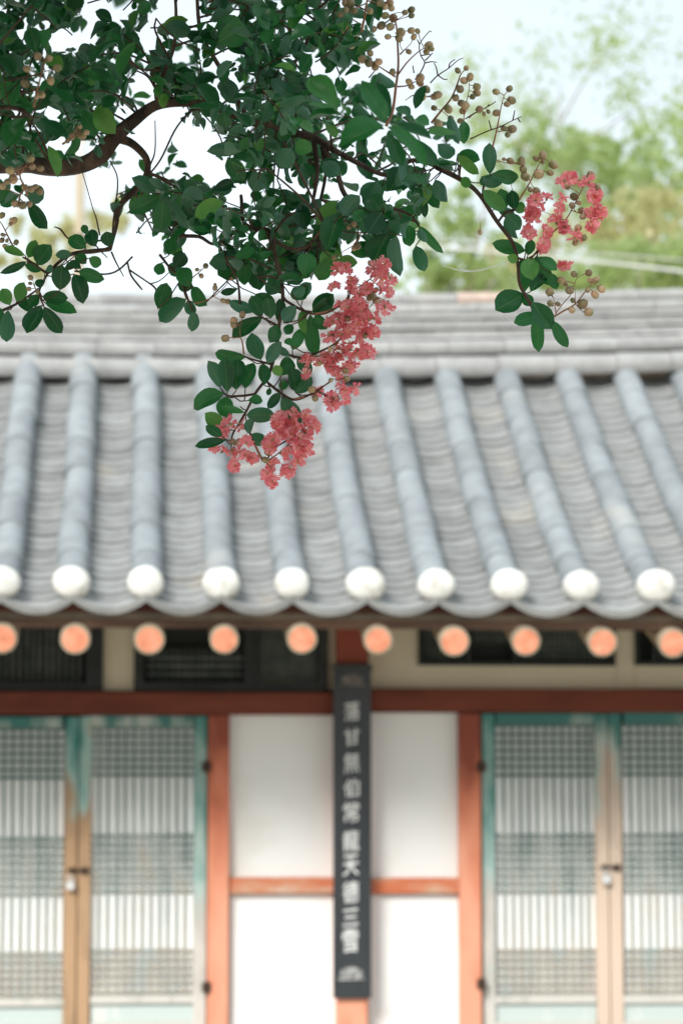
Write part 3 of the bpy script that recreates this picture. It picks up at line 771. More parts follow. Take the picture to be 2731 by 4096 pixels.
# dry spent twigs among the capsules
for pts in ([(840,660),(900,600),(990,540),(1060,480),(1105,460)], [(990,540),(1000,500),(1040,470)], [(905,600),(950,630),(980,628)], [(900,600),(890,540),(870,500)],
            [(750,600),(795,500),(765,440),(755,350),(830,250),(850,252)], [(755,350),(735,310)], [(795,500),(850,490),(895,495)], [(710,580),(700,520)],
            [(800,480),(860,420)], [(765,440),(840,430)], [(1160,1110),(1290,1050),(1400,1010),(1500,960),(1568,930)], [(1330,1040),(1310,960)], [(1500,960),(1515,880)], [(1540,945),(1560,975)],
            [(1120,950),(1200,900),(1300,850),(1365,808)], [(1300,850),(1310,830)], [(500,1000),(420,700),(440,640)], [(350,620),(400,560)]):
    branch([(1300+a/2, b_/2, 3.34, 3.0-1.6*i/len(pts)) for i, (a, b_) in enumerate(pts)], 'twig', 'twig', n=5, wob=.3, reg=False)
# bare twigs against the sky
for pts in ([(440,960,3.6,4),(370,962,3.6,5),(320,970,3.6,5),(270,950,3.6,4),(240,915,3.6,4),(215,905,3.6,2)],
            [(445,1005,3.58,4),(465,1050,3.58,3),(495,1105,3.58,2)],
            [(530,1025,3.6,4),(480,1075,3.6,4),(430,1095,3.6,4),(350,1090,3.55,5),(300,1085,3.52,4)],
            [(510,1050,3.6,4),(525,1100,3.6,4),(555,1140,3.6,4),(570,1158,3.6,3)],
            [(520,1080,3.6,4),(580,1120,3.6,3),(620,1150,3.6,4),(640,1195,3.6,3),(660,1230,3.6,2)],
            [(600,1135,3.6,3),(640,1120,3.6,2),(680,1085,3.6,2)],
            [(400,940,3.6,4),(385,870,3.6,3),(370,830,3.6,2),(330,690,3.6,2)],
            [(450,960,3.6,4),(455,880,3.6,4),(470,720,3.6,3),(440,640,3.6,3)],
            [(600,660,3.6,4),(620,600,3.6,3),(620,480,3.6,2)],
            [(575,720,3.6,4),(640,640,3.6,4),(700,520,3.6,4),(760,440,3.6,3)],
            [(370,962,3.6,3),(400,1000,3.6,3),(430,1030,3.6,2)]):
    branch(pts, 'twig', 'twig', n=5, wob=.7)

# ---- leaves
def leaf_mesh(seed, asp):
    r_ = random.Random(seed); nL = 7
    vs, fs = [], []
    cv_ = r_.uniform(-.30, .42); fold = r_.uniform(.10, .50); tw = r_.uniform(-.5, .5); sd = r_.uniform(.55, .68)
    tip = r_.choice((.0, .0, .03))
    ws = []
    for i in range(nL+1):
        t = i/nL
        w = math.sin(math.pi*min(1, t)**(.85 if sd < .6 else 1.05))**.62 if 0 < t < 1 else 0
        w *= (.80 + .42*t) * (1-.12*(t > .85)*(t-.85)*6)
        ws.append(w*.5)
    mxw = max(ws); ws = [w/mxw*.5 for w in ws]
    for i in range(nL+1):
        t = i/nL; w = ws[i]; zc_ = cv_*(t*(1-t)*1.0) - .10*t*t*(1 if cv_ > 0 else -.6)
        a = tw*(t-.5)
        wav = .045*math.sin(t*8+seed*1.7)
        for sgn in (-1, 0, 1):
            x = sgn*w; zz = abs(sgn)*w*fold + sgn*wav
            vs.append((x*math.cos(a)-zz*math.sin(a), t, zc_+x*math.sin(a)*.8+zz*math.cos(a)))
    for i in range(nL):
        q = i*3
        fs += [(q, q+1, q+4, q+3), (q+1, q+2, q+5, q+4)]
    me = mesh('leaf', vs, fs, M['leaf'], True); ul = me.uv_layers.new(name='UVMap')
    for lp in me.loops:
        i, k = divmod(lp.vertex_index, 3); ul.data[lp.index].uv = (.5+(k-1)*ws[i]*.98, i/nL)
    return me
LM = [leaf_mesh(i, .5) for i in range(9)]
LD = [m.copy() for m in LM]
for m in LD: m.materials.clear(); m.materials.append(M['dry'])
LMarr = [(np.array([v.co[:] for v in m.vertices]), [tuple(p.vertices) for p in m.polygons]) for m in LM]
leaves = []        # (matrix, mesh index, size score, forced, material)
def leaf_matrix(B, T, nrm, w):
    yv = (T-B); L = yv.length; yv = yv.normalized()
    zv = nrm - yv*nrm.dot(yv)
    if zv.length < 1e-4: zv = yv.orthogonal()
    zv.normalize(); xv = yv.cross(zv)
    m = Matrix((xv*w, yv*L, zv*min(w*1.6, L))).transposed().to_4x4(); m.translation = B
    return m
tw_mb = MB()
def stalk(a, b, r0, r1=None):
    m_ = a.lerp(b, .5) + Vector((0, 0, -.08*(b-a).length)); tw_mb.tube([a, m_, b], [r0, (r0+(r1 or r0))/2, r1 or r0], 5)
def nearest(p, maxd=1e9):
    best, bd = None, maxd
    for q, r in skel:
        d = (q-p).length
        if d < bd: bd, best = d, q
    return best, bd
CB = (RM @ Vector((0, 0, 1)))       # towards the camera
VW = (1568/784.)
def hand(off, items, d=3.41, spread=.05, mat=None):
    for it in items:
        bu, bv, tu, tv, w = it[:5]; dd = it[5] if len(it) > 5 else d+rnd.uniform(-spread, spread)
        bu, bv, tu, tv, w = off[0]+bu/2, off[1]+bv/2, off[0]+tu/2, off[1]+tv/2, w/2
        L = math.hypot(tu-bu, tv-bv)*px(dd)
        B = P(bu, bv, dd); T = P(tu, tv, dd+rnd.uniform(-.35, .35)*L)
        q, qd = nearest(B, .07)
        # the leaf springs from its twig: draw the short stalk
        nv = (CB*(1 if rnd.random() < .72 else -1) + Vector((rnd.uniform(-.5,.5), rnd.uniform(-.3,.3), rnd.uniform(-.45,.45)))).normalized()
        if dd < 3.25: nv = (CB*.75 + Vector((rnd.uniform(-.3,.3), 0, rnd.uniform(.5,1.1)))).normalized()
        leaves.append((leaf_matrix(B, T, nv, w*px(dd)*1.06), rnd.randrange(9), 1e9, mat))
        if q is not None and qd > .002: stalk(q, B, .0010, .0008)
o4, o8, o6, o7, o1, o2, o3, o5 = (0,700), (740,1180), (1200,500), (1800,560), (0,0), (700,0), (1300,0), (600,600)
hand(o4, [(200,640,30,585,72),(225,660,285,518,90),(300,718,405,555,150),(215,690,0,785,64),(332,765,195,718,82),(360,765,418,722,60),
 (575,625,442,642,72),(480,918,495,722,150),(592,790,670,1025,132),(625,765,838,832,112),(650,752,560,685,62),(690,585,552,500,122),
 (765,572,722,430,112),(705,475,662,398,60),(872,572,850,448,112),(600,645,692,700,92),(710,662,812,712,92),
 (332,1042,215,1270,142),(350,1052,497,1262,120),(338,972,548,985,108),(358,1020,614,1092,112),(312,955,218,1045,90),
 (80,1040,15,905,112),(132,1012,200,855,110),(140,1010,265,1080,95),(62,1075,50,1332,122),(-10,1050,-20,1300,90),(322,905,332,828,82),
 (520,760,600,700,60),(60,560,50,560,10)][:-1], 3.45)
hand(o1, [(245,925,40,1165,196,3.1),(308,938,545,1112,158,3.1),(385,1160,470,1410,104,3.2),(350,380,400,230,150,3.2),(300,430,240,220,130,3.1),
 (965,320,705,500,150,3.15),(1080,330,965,600,130,3.2),(380,700,580,830,140,3.0),(500,560,380,470,150,3.05),(0,440,105,600,130,3.0),
 (160,640,60,850,130,3.1),(0,800,90,650,110,3.1),(650,650,700,860,160,3.3),(780,830,920,1070,165,3.4),(660,880,760,1090,130,3.45),
 (1190,400,1380,510,120,3.5),(1290,220,1500,150,100,3.4),(0,1200,190,1310,150,3.5),(770,640,930,720,90,3.4),(1110,110,1190,0,100,3.3),(900,170,760,90,110,3.35)])
hand(o4, [(215,120,350,190,150,3.5),(230,215,382,430,118,3.45),(130,150,0,240,150,3.5),(1290,165,1030,290,130,3.4),(1300,190,1290,445,150,3.38),(1310,180,1500,430,110,3.4),(1270,130,1060,20,120,3.42)])
hand(o8, [(560,132,348,42,102),(618,162,528,8,112),(690,182,655,15,112),(620,172,378,335,122),(736,236,682,378,112),(748,215,752,25,92),(790,222,885,85,112),
 (1012,132,1188,5,122),(1040,150,1135,275,92),(950,112,958,312,82),(1000,150,1050,480,124),(858,442,942,265,92),(842,402,810,345,62),
 (835,482,752,405,62),(858,235,808,318,84),(608,522,535,298,142),(655,545,770,370,102),(490,492,235,465,104),(338,775,318,492,132),
 (410,762,422,505,152),(480,752,545,535,112),(282,742,188,522,124),(312,785,62,905,154),(330,810,335,985,142),(632,722,618,550,112),
 (770,645,832,485,122),(880,772,850,575,142),(770,762,792,680,72),(1012,625,895,508,100),(882,782,1015,655,92),(762,782,665,908,82),
 (680,742,662,802,42),(500,845,622,850,84),(768,812,900,1112,150),(490,960,722,962,122),(480,942,278,898,56),(330,1052,158,945,122),
 (550,992,498,1105,82),(530,1112,655,1190,102),(332,1160,82,1212,84),(300,1130,165,1050,82),(760,645,720,560,80),(940,40,860,-60,100),(760,-30,640,-90,110),
 (860,-10,960,-60,90)], 3.40)
hand(o6, [(668,22,305,190,205,2.95),(705,42,1005,315,110,3.0),(700,60,820,330,120,3.1),(720,20,1110,330,130,3.1),(1080,432,1182,612,122),(960,432,1112,662,112),
 (950,482,930,722,94),(655,692,535,872,160),(720,702,780,865,104),(770,880,790,1205,134),(700,862,590,1095,215),(925,962,992,1168,112),
 (870,800,880,972,122),(950,802,1142,1025,74),(950,822,1012,932,72),(980,562,1000,742,62),(620,440,520,660,150),(300,600,140,800,130),(320,700,210,1000,170),
 (180,1000,230,1200,180),(60,1020,40,1200,150),(420,690,500,760,110),(330,300,150,330,110),(880,360,700,520,180),(560,560,640,680,150),(540,860,480,760,90),
 (340,720,470,560,150),(300,840,440,880,120),(460,1100,300,1080,110),(240,1050,150,1240,130),(60,1280,5,1400,100)], 3.44)
hand(o2, [(1300,880,1070,600,190,2.9),(1300,900,1072,960,150,2.9),(1300,890,1060,840,100,2.95),(940,770,760,640,140,3.05),(690,790,455,800,110,3.2),(360,830,170,690,150,3.2),
 (370,850,115,870,110,3.15),(400,880,410,1020,140,3.2),(420,860,600,1020,110,3.2),(370,660,420,520,110,3.2),(1130,270,915,320,150,3.1),(1190,240,1080,60,130,3.1),
 (930,230,1020,20,150,3.15),(760,170,740,60,110,3.1),(760,240,600,60,170,3.1),(330,340,560,200,200,3.3),(1000,580,1100,430,140,3.1),(980,580,790,520,80,3.1),
 (1400,520,1200,430,180,3.2),(620,1300,500,1140,150,3.4),(540,1180,250,1210,110,3.35),(920,1180,840,1340,160,3.35),(1100,1200,960,1140,130,3.35),(560,1440,420,1260,140,3.4),
 (300,1520,470,1450,90,3.45),(1180,1290,1310,1400,130,3.45),(1010,1300,1080,1420,110,3.45),(1180,760,1320,860,120,3.0),(200,860,330,900,110,3.3)])
hand(o3, [(470,1000,110,1150,210,2.86),(500,1010,820,1320,130,2.9),(520,990,850,1120,130,2.95),(500,960,290,650,150,2.95),(520,940,400,650,120,3.0),(560,860,660,930,120,3.05),
 (240,430,450,360,150,3.2),(220,280,290,180,110,3.1),(720,950,830,1000,130,3.15),(800,1060,1070,1080,100,3.2),(1040,1230,900,1160,120,3.3),(1070,1150,1000,920,90,3.25),
 (160,600,290,540,120,3.2),(60,560,40,400,160,3.2),(720,870,800,680,90,3.15),(1110,1150,1110,960,90,3.3)])
hand(o7, [(320,275,315,20,112),(60,110,240,160,112),(60,120,230,270,92),(340,262,552,300,112),(250,322,440,305,112),(440,562,262,400,112),(430,562,400,385,112),
 (520,552,492,398,104),(450,590,560,715,124),(440,612,545,785,94),(512,532,605,560,92),(605,885,338,822,112),(540,962,458,932,74),(622,942,655,1115,144),
 (560,962,605,1205,104),(692,932,852,1045,92),(692,952,812,1165,112),(800,1062,852,1195,84),(642,1212,765,1080,112),(592,1225,362,1365,196),
 (652,1292,812,1512,160),(702,1402,508,1462,112),(692,1402,712,1695,112),(820,1440,942,1662,94),(620,922,652,790,82),(700,920,640,1060,70),(90,300,165,370,80),
 (250,290,300,350,90),(590,1230,650,1330,90),(370,540,520,590,80),(560,960,590,1000,60)], 3.41, .035)
hand(o5, [(760,840,470,900,170),(720,870,540,1000,200),(770,850,760,1080,130),(820,880,880,1120,150),(700,1110,560,1140,60),(840,1150,990,1290,140),
 (310,1100,250,930,130),(290,1190,70,1370,150),(60,1270,130,1060,140),(340,1090,460,1245,120),(345,1090,220,1070,110),(300,1200,350,1320,90),(350,1290,330,1455,95),
 (1080,960,1200,1080,120),(1100,940,1050,720,150),(1180,880,1320,990,170),(1330,1000,1460,820,180),(1000,980,1050,1150,110),(1180,1180,1290,1060,100),(1300,1290,1470,1150,140),
 (300,470,170,310,110),(500,330,660,310,70),(560,590,400,480,120),(470,600,360,540,110),(200,930,280,820,120),(150,840,180,700,110),(90,900,60,1000,90),(640,640,540,560,100),(250,900,160,1000,110),
 (1010,570,1110,720,120),(1200,420,1240,640,130),(820,330,900,180,160)], 3.5)

# ---- crown filled with leafy shoots
poly = [(-700,-700),(1500,-700),(1530,30),(1480,180),(1540,300),(1620,400),(1760,480),(1880,560),(1905,680),(1800,690),(1720,660),(1740,760),(1690,830),(1660,960),
        (1560,1030),(1470,1040),(1420,1010),(1330,1080),(1250,1110),(1180,1160),(1080,1150),(1000,1160),(940,1130),(870,1000),(820,930),(745,930),(735,1050),(690,1060),(640,970),
        (590,920),(540,960),(480,900),(440,850),(450,760),(510,700),(480,690),(300,680),(180,640),(100,720),(150,800),(60,830),(-60,800),(-700,1000)]
holes = [(610,500,75,72),(520,590,70,52),(690,450,50,30),(790,600,60,95),(870,690,55,60),(950,790,60,42),(235,165,45,48),(370,50,42,62),(478,30,48,42),(590,150,34,62),(660,45,25,55),
         (760,50,60,48),(570,345,60,34),(320,165,28,40),(890,235,30,30),(250,590,34,26),(335,600,50,26),(60,690,70,30),(200,455,50,30),(720,225,30,40),(930,215,26,26),(1420,710,40,50),(1360,770,40,30),
         (640,620,50,60),(480,490,30,40),(1010,740,30,30),(1110,20,22,16),(1400,320,34,20),(1440,470,10,10),(1640,600,12,14),(860,545,18,18),(1050,530,16,12),(960,770,40,30),(1180,740,20,16),(410,470,10,30),
         (1450,90,30,30),(1440,290,60,30),(1290,740,24,16),(700,690,26,26),(530,700,60,46)]
def inside(u, v):
    c = False; j = len(poly)-1
    for i in range(len(poly)):
        if (poly[i][1] > v) != (poly[j][1] > v) and u < (poly[j][0]-poly[i][0])*(v-poly[i][1])/(poly[j][1]-poly[i][1])+poly[i][0]: c = not c
        j = i
    return c
def ok(p):
    q = proj(p)
    if q is None: return False
    u, v, d = q
    if not inside(u, v): return False
    for hu, hv, ru, rv in holes:
        if ((u-hu)/ru)**2+((v-hv)/rv)**2 < 1: return False
    return True
def shoot(c, dirn, nl, Ls):
    pts = [c]; d = dirn.normalized(); st = rnd.uniform(.012, .017)
    for i in range(nl):
        d = (d + Vector((rnd.uniform(-.25,.25), rnd.uniform(-.25,.25), rnd.uniform(-.30,.12)))).normalized()
        pts.append(pts[-1]+d*st)
    a0 = rnd.uniform(0, 6.28); kept = 0; last = 0
    for i in range(1, len(pts)):
        t = (pts[i]-pts[i-1]).normalized(); s1 = t.orthogonal().normalized(); s2 = t.cross(s1)
        for h in (0, 1) if i < len(pts)-1 else (0, 1, 2):
            an = a0 + i*.5*math.pi*.55 + h*math.pi + rnd.uniform(-.5,.5)
            od = (s1*math.cos(an)+s2*math.sin(an))*(1 if h < 2 else .2) + t*rnd.uniform(.4,.9)
            od.normalize(); L = Ls*rnd.uniform(.7, 1.2)*(.75+.25*math.sin(i)); w = L*rnd.uniform(.50, .66)
            B = pts[i]+od*.003; T = B+od*L
            cen = B.lerp(T, .55)
            if not (ok(cen) and ok(B.lerp(T, .95)) and ok(B)): continue
            nv = Vector((rnd.uniform(-.8,.8), rnd.uniform(-1.0,.5), rnd.uniform(.1,1.0)))
            q = proj(cen); inview = -80 < q[0] < W and -80 < q[1] < 1300
            leaves.append((leaf_matrix(B, T, nv, w), rnd.randrange(9), (L/q[2] - .004*(q[2]-3.0)) if inview else -1, 'dry' if rnd.random() < .008 else None)); kept += 1; last = i
    if kept >= 2:
        pts = pts[:last+1]
        if all(ok(p_) for p_ in pts) and len(pts) > 1: tw_mb.tube(pts, [.0011]*len(pts), 4)
        return True
    return False
nsh = 0
for k in range(9000):
    if nsh >= 385: break
    u, v = rnd.uniform(-150, 1900), rnd.uniform(-200, 1150)
    if not inside(u, v): continue
    d = 3.65 + rnd.triangular(-.60, 1.1, .05)
    if v > 850: d = rnd.uniform(3.4, 3.8)
    c = P(u, v, d); dr = Vector((rnd.uniform(-1,1), rnd.uniform(-.8,.8), rnd.uniform(-1,.55)))
    if shoot(c, dr, rnd.randint(3, 6), .038):
        nsh += 1
        q, qd = nearest(c, .22)
        if q is not None and qd > .01:
            mid = q.lerp(c, .5)+Vector((rnd.uniform(-.2,.2), rnd.uniform(-.2,.2), rnd.uniform(-.1,.3)))*qd*.5
            cc = catmull([q, mid, c], 4)
            if all(ok(p_) or (p_-q).length < .03 for p_ in cc[1:-1]): tw_mb.tube(cc, [.0020-.0008*i/8 for i in range(9)], 5)
# unseen rest of the crown, extended towards the sun to shade the leaves
ncr = 0
for k in range(3200):
    d = rnd.uniform(1.6, 5.0); u = rnd.uniform(-2600, 1500); v = rnd.uniform(-3000, -120) if u > -200 else rnd.uniform(-2600, 700)
    c = P(u, v, d)
    if (c-Vector((-.5, 3.0, 3.5))).length > 1.9: continue
    dr = Vector((rnd.uniform(-1,1), rnd.uniform(-1,1), rnd.uniform(-.6,.8)))
    pts = [c + dr.normalized()*.016*i for i in range(6)]
    for i in range(1, 6):
        for h in (0, 1):
            od = Vector((rnd.uniform(-1,1), rnd.uniform(-1,1), rnd.uniform(-.8,.6))).normalized(); L = rnd.uniform(.034, .055)
            q = proj(pts[i]+od*L)
            if q and -60 < q[0] < W+60 and q[1] > -60: continue
            leaves.append((leaf_matrix(pts[i], pts[i]+od*L, Vector((rnd.uniform(-.8,.8), rnd.uniform(-.8,.8), 1)), L*.58), rnd.randrange(9), -2, None))
print('leaves', len(leaves), 'shoots', nsh)
order = sorted(range(len(leaves)), key=lambda i: -leaves[i][2])
single = set(order[:300])
mv, mf, base, muv = [], [], 0, []
LMuv = [[u.uv[:] for u in m.uv_layers[0].data] for m in LM]
for i, (m, k, sc, mt) in enumerate(leaves):
    if i in single:
        o = link('leaf', (LD if mt else LM)[k], tree)
        if mt: o['label'] = 'dried brown leaf'
        o.matrix_parent_inverse = TI; o.matrix_basis = m
    else:
        vs, fs = LMarr[k]; A = np.array(m)
        mv.append(vs @ A[:3,:3].T + A[:3,3]); mf += [tuple(j+base for j in f) for f in fs]; base += len(vs); muv += LMuv[k]
me = bpy.data.meshes.new('leaf_mass'); me.from_pydata(np.concatenate(mv).tolist(), [], mf); me.materials.append(M['leafmass'])
ul = me.uv_layers.new(name='UVMap'); ul.data.foreach_set('uv', np.array(muv).ravel())
me.polygons.foreach_set('use_smooth', [True]*len(me.polygons))
o = link('leaf_mass', me, tree); o.matrix_parent_inverse = TI; o['kind'] = 'stuff'

# ---- seed capsules on panicles
def capsule_mesh():
    vs, fs = [], []; ns_, nr = 12, 7
    for j in range(nr+1):
        ph = math.pi*j/nr
        for q in range(ns_):
            a = 2*math.pi*q/ns_; r = math.sin(ph)*(1+.035*math.cos(6*a))
            vs.append((math.cos(a)*r, math.sin(a)*r, math.cos(ph)*(1.08 if j else 1.2)))
    for j in range(nr):
        for q in range(ns_): fs.append((j*ns_+q, (j+1)*ns_+q, (j+1)*ns_+(q+1) % ns_, j*ns_+(q+1) % ns_))
    for k in range(6):      # dried sepals at the base
        a = 2*math.pi*k/6; c, s_ = math.cos(a), math.sin(a); n = len(vs)
        vs += [(c*.5-s_*.3, s_*.5+c*.3, -.95), (c*.5+s_*.3, s_*.5-c*.3, -.95), (c*1.15, s_*1.15, -.72)]; fs.append((n, n+1, n+2))
    return mesh('seed_capsule', vs, fs, M['capsule'], True)
CAPM = capsule_mesh()
def panicle(off, stems, caps, d=3.41, srad=4.0, name='fruit_panicle', mat='pstem'):
    mb = MB(); pts_all = []
    dds = d
    for st in stems:
        p3 = [P(off[0]+a/2, off[1]+b_/2, dds+rnd.uniform(-.01,.01)) for a, b_ in st]
        c = catmull(p3, 5); n = len(c)
        k_ = 1 if st is stems[0] else .55
        mb.tube(c, [(srad*k_*(1-.62*i/(n-1)))*px(d) for i in range(n)], 6); pts_all += c
    info = []
    for cu_, cv_, r in caps:
        p = P(off[0]+cu_/2, off[1]+cv_/2, dds+rnd.uniform(-.018, .012)); rr = r/2*px(d)
        q = min(pts_all, key=lambda a: (a-p).length + (.01 if (a-p).length < rr else 0))
        ax = (p-q).normalized() if (p-q).length > 1e-4 else Vector((0,0,1))
        b0 = p-ax*rr*.9
        mid = q.lerp(b0, .55)+Vector((rnd.uniform(-1,1), 0, rnd.uniform(-1,1)))*.0015
        mb.tube([q, mid, b0], [1.8*px(d), 1.5*px(d), 2.2*px(d)], 5); info.append((p, rr, ax))
    o = tpart(name, mb, M[mat])
    for p, rr, ax in info:
        c = link('seed_capsule', CAPM, o); c.matrix_parent_inverse = Matrix.Identity(4)
        c.matrix_basis = Matrix.Translation(p) @ ax.to_track_quat('Z', 'Y').to_matrix().to_4x4() @ Matrix.Diagonal((rr*rnd.uniform(.9,1), rr*rnd.uniform(.9,1), rr, 1))
    return o
panicle(o7, [[(500,560),(580,430),(640,330),(700,210),(740,150)], [(640,330),(600,240),(560,190)], [(540,470),(500,400),(480,320)]],
        [(480,165,30),(430,150,16),(570,165,35),(585,235,33),(600,290,38),(710,270,40),(740,120,35),(685,145,25),(740,175,20),(825,195,38),(800,260,28),(690,410,34),(640,395,22),(480,300,35),(385,165,13)], 3.40)
fp = panicle(o7, [[(700,900),(780,780),(860,700),(920,640),(970,560),(1050,400),(1110,290)], [(970,560),(1060,590),(1150,600)], [(920,640),(820,600),(720,560)], [(860,700),(960,720),(1040,760)]],
        [(930,360,36),(1125,280,40),(1170,380,36),(990,450,36),(975,520,28),(1050,560,28),(1060,610,28),(1025,700,32),(1070,780,30),(1000,820,27),(1030,500,22)], 3.41, name='flower_panicle')
panicle(o7, [[(830,1410),(900,1370),(1000,1310),(1080,1210),(1140,1140)], [(840,1390),(900,1310),(960,1240),(990,1170),(1010,1110),(1060,1075)], [(845,1380),(835,1300),(820,1240)], [(980,1320),(960,1350)], [(1000,1310),(1060,1375)], [(1000,1310),(1000,1200)]],
        [(885,1120,34),(795,1215,35),(990,1070,28),(1110,1060,32),(1170,1115,30),(1120,1120,26),(1210,1190,34),(1160,1235,35),(1060,1310,42),(975,1360,30),(1110,1375,38),(955,1200,36),(860,1310,22),(800,1305,28),(920,1150,20),(1100,1200,24),(980,1280,22)], 3.41)
panicle(o3, [[(850,980),(930,880),(1010,780),(1060,660),(1080,600),(1110,560)], [(1130,1100),(1110,960),(1120,860),(1150,720),(1150,650)], [(1150,940),(1200,900),(1300,850),(1360,810)]],
        [(1060,560,25),(1130,540,24),(1160,610,32),(1110,640,30),(1080,710,35),(1215,690,32),(1215,740,32),(1045,780,32),(1120,840,38),(985,870,35),(870,860,25),(1100,885,30),(1005,945,25),(1080,965,25),(1235,870,32),(1305,890,18),(1270,910,18),(1085,820,28),(1180,770,24),(905,985,35)], 3.35, 5)
panicle(o3, [[(1340,1170),(1360,1090),(1385,970),(1410,840),(1430,760)], [(1380,1050),(1440,1040),(1490,1035)]],
        [(1365,730,28),(1475,705,28),(1490,800,36),(1455,830,25),(1370,900,30),(1495,1030,38),(1430,1025,25),(1460,1075,25)], 3.36, 4)
panicle(o3, [[(490,1000),(540,880),(565,700),(585,520),(580,350),(570,200),(540,110)], [(585,590),(660,490),(760,400),(830,370)], [(560,610),(450,540),(380,490)], [(580,690),(660,680),(740,640)], [(600,430),(660,370)], [(720,780),(700,760),(640,800)]],
        [(690,75,30),(640,95,24),(690,120,24),(690,240,30),(710,290,26),(740,245,22),(830,360,36),(850,385,25),(810,410,28),(670,410,24),(605,255,40),(590,300,32),(545,140,38),(480,120,32),(450,200,36),(520,210,34),(385,230,28),(300,470,34),(360,420,28),(430,490,32),(350,500,36),(400,530,32),(540,570,28),(670,650,28),(690,690,25),(760,620,40),(760,660,32),(810,710,32),(770,770,38),(900,755,35),(875,770,30),(500,290,26)], 3.22, 7)
panicle(o3, [[(290,250),(315,130),(335,0),(345,-120)], [(300,200),(180,130),(100,110)], [(335,20),(240,60),(180,80)], [(335,0),(440,20),(530,10)]],
        [(215,360,26),(160,240,32),(120,110,28),(200,20,40),(230,80,30),(165,75,28),(160,20,28),(440,20,34),(530,60,28),(520,15,30),(480,50,26),(360,85,28),(190,310,22)], 3.15, 6)
panicle(o1, [[(270,850),(290,750),(325,610),(350,510),(365,470)], [(320,610),(260,570)], [(350,570),(420,550)], [(280,720),(230,690)]],
        [(305,445,32),(390,465,30),(215,545,32),(460,540,35),(405,640,35),(200,665,35),(335,755,30),(295,770,22)], 2.95, 5)
panicle(o1, [[(500,1150),(560,1110),(640,1060)], [(560,1110),(600,1040),(620,1000)]], [(655,1080,38),(620,1030,25),(575,1090,28),(640,1010,20),(690,1055,24),(540,1125,22)], 3.2, 5)
panicle(o1, [[(220,1560),(190,1480),(160,1400),(200,1330),(245,1290)], [(200,1330),(310,1340)], [(160,1400),(90,1380)]], [(245,1265,36),(260,1330,30),(325,1345,28),(80,1360,38),(150,1360,35),(105,1430,38),(60,1450,28)], 3.1, 5)
panicle(o4, [[(150,250),(160,160),(200,110),(260,100)], [(160,160),(60,110),(10,90)], [(160,190),(210,230)]], [(250,110,32),(320,130,32),(20,85,32),(285,95,28),(120,225,35),(180,240,38),(235,230,28),(200,95,28)], 3.12, 5)
panicle(o4, [[(105,570),(60,480),(20,400),(-30,330)], [(45,440),(80,390)], [(60,480),(20,475)]], [(15,320,28),(115,360,28),(90,355,18),(85,390,18),(20,475,18),(15,520,22),(55,525,16),(130,535,24),(35,565,18)], 3.42, 4)
panicle(o4, [[(270,870),(290,920),(310,930)], [(230,800),(260,840),(280,880)]], [(245,820,24),(240,865,16),(230,910,20),(300,935,18)], 3.43, 3)
panicle(o5, [[(300,1060),(350,1010),(400,970),(440,930)]], [(445,925,24),(410,1005,20),(375,955,16)], 3.48, 3)
panicle(o5, [[(360,1225),(440,1205),(520,1160),(600,1090),(640,1030)], [(510,1170),(560,1195),(600,1205)]], [(520,1100,22),(520,1075,14),(585,1205,22),(625,1212,24),(650,1030,16)], 3.47, 3)
panicle(o8, [[(470,470),(460,390),(440,340),(380,345)], [(440,340),(440,240)]], [(320,345,32),(390,200,30),(388,240,26),(458,155,28),(380,215,24)], 3.40, 4)
panicle(o6, [[(430,960),(480,880),(520,740)], [(480,880),(400,820)]], [(460,970,28),(430,985,22),(390,815,24),(430,790,26),(490,720,20),(270,1060,24),(405,845,20)], 3.47, 4)
# a lone capsule dangling on a thread of silk
dc = empty('dangling_capsule', P(1919, 928, 3.40)); tag(dc, 'single reddish seed capsule dangling on a silk thread in front of the blurred trees', 'seed capsule')
c = link('capsule', CAPM, dc); c.scale = (.0032, .0032, .0038); c.rotation_euler = (math.pi, 0, 0)
mb = MB(); mb.tube([(0,0,.003), (.0005,0,.009), (0,0,.016)], [.0007, .0004, .0003], 5)
mb.tube([(0,0,.016), (-.004,.0,.10)], [.00008, .00008], 4); mb.build('thread', M['pstem'], dc)

# ---- flowers
def petal_pts(seed, L, Wd):
    r_ = random.Random(seed); nu, nv = 10, 10; vs = []
    for i in range(nu):
        t = i/(nu-1)
        for j in range(nv):
            s_ = -1+2*j/(nv-1)
            wv = (.10+.90*math.sin(min(1, t*1.15)*math.pi*.56)**1.5)
            x = s_*Wd*wv*(1-.30*max(0, t-.75)/.25*abs(s_))
            rad = .10*L + t*L*.90
            ruff = (t**1.2)*.21*L
            z = ruff*noise.noise(Vector((x/Wd*3.1+seed*3.7, t*4.2, seed*1.3)))*2.0 + ruff*1.1*noise.noise(Vector((x/Wd*8+seed, t*9, 2.0)))
            y = rad + ruff*noise.noise(Vector((s_*4.5+seed*5, t*3, 7.0)))*2.1
            vs.append((x + ruff*.7*noise.noise(Vector((s_*4, t*5, seed*2.1))), y, z + .10*L*math.sin(t*2.5)))
    fs = [(i*nv+j, i*nv+j+1, (i+1)*nv+j+1, (i+1)*nv+j) for i in range(nu-1) for j in range(nv-1)]
    return vs, fs
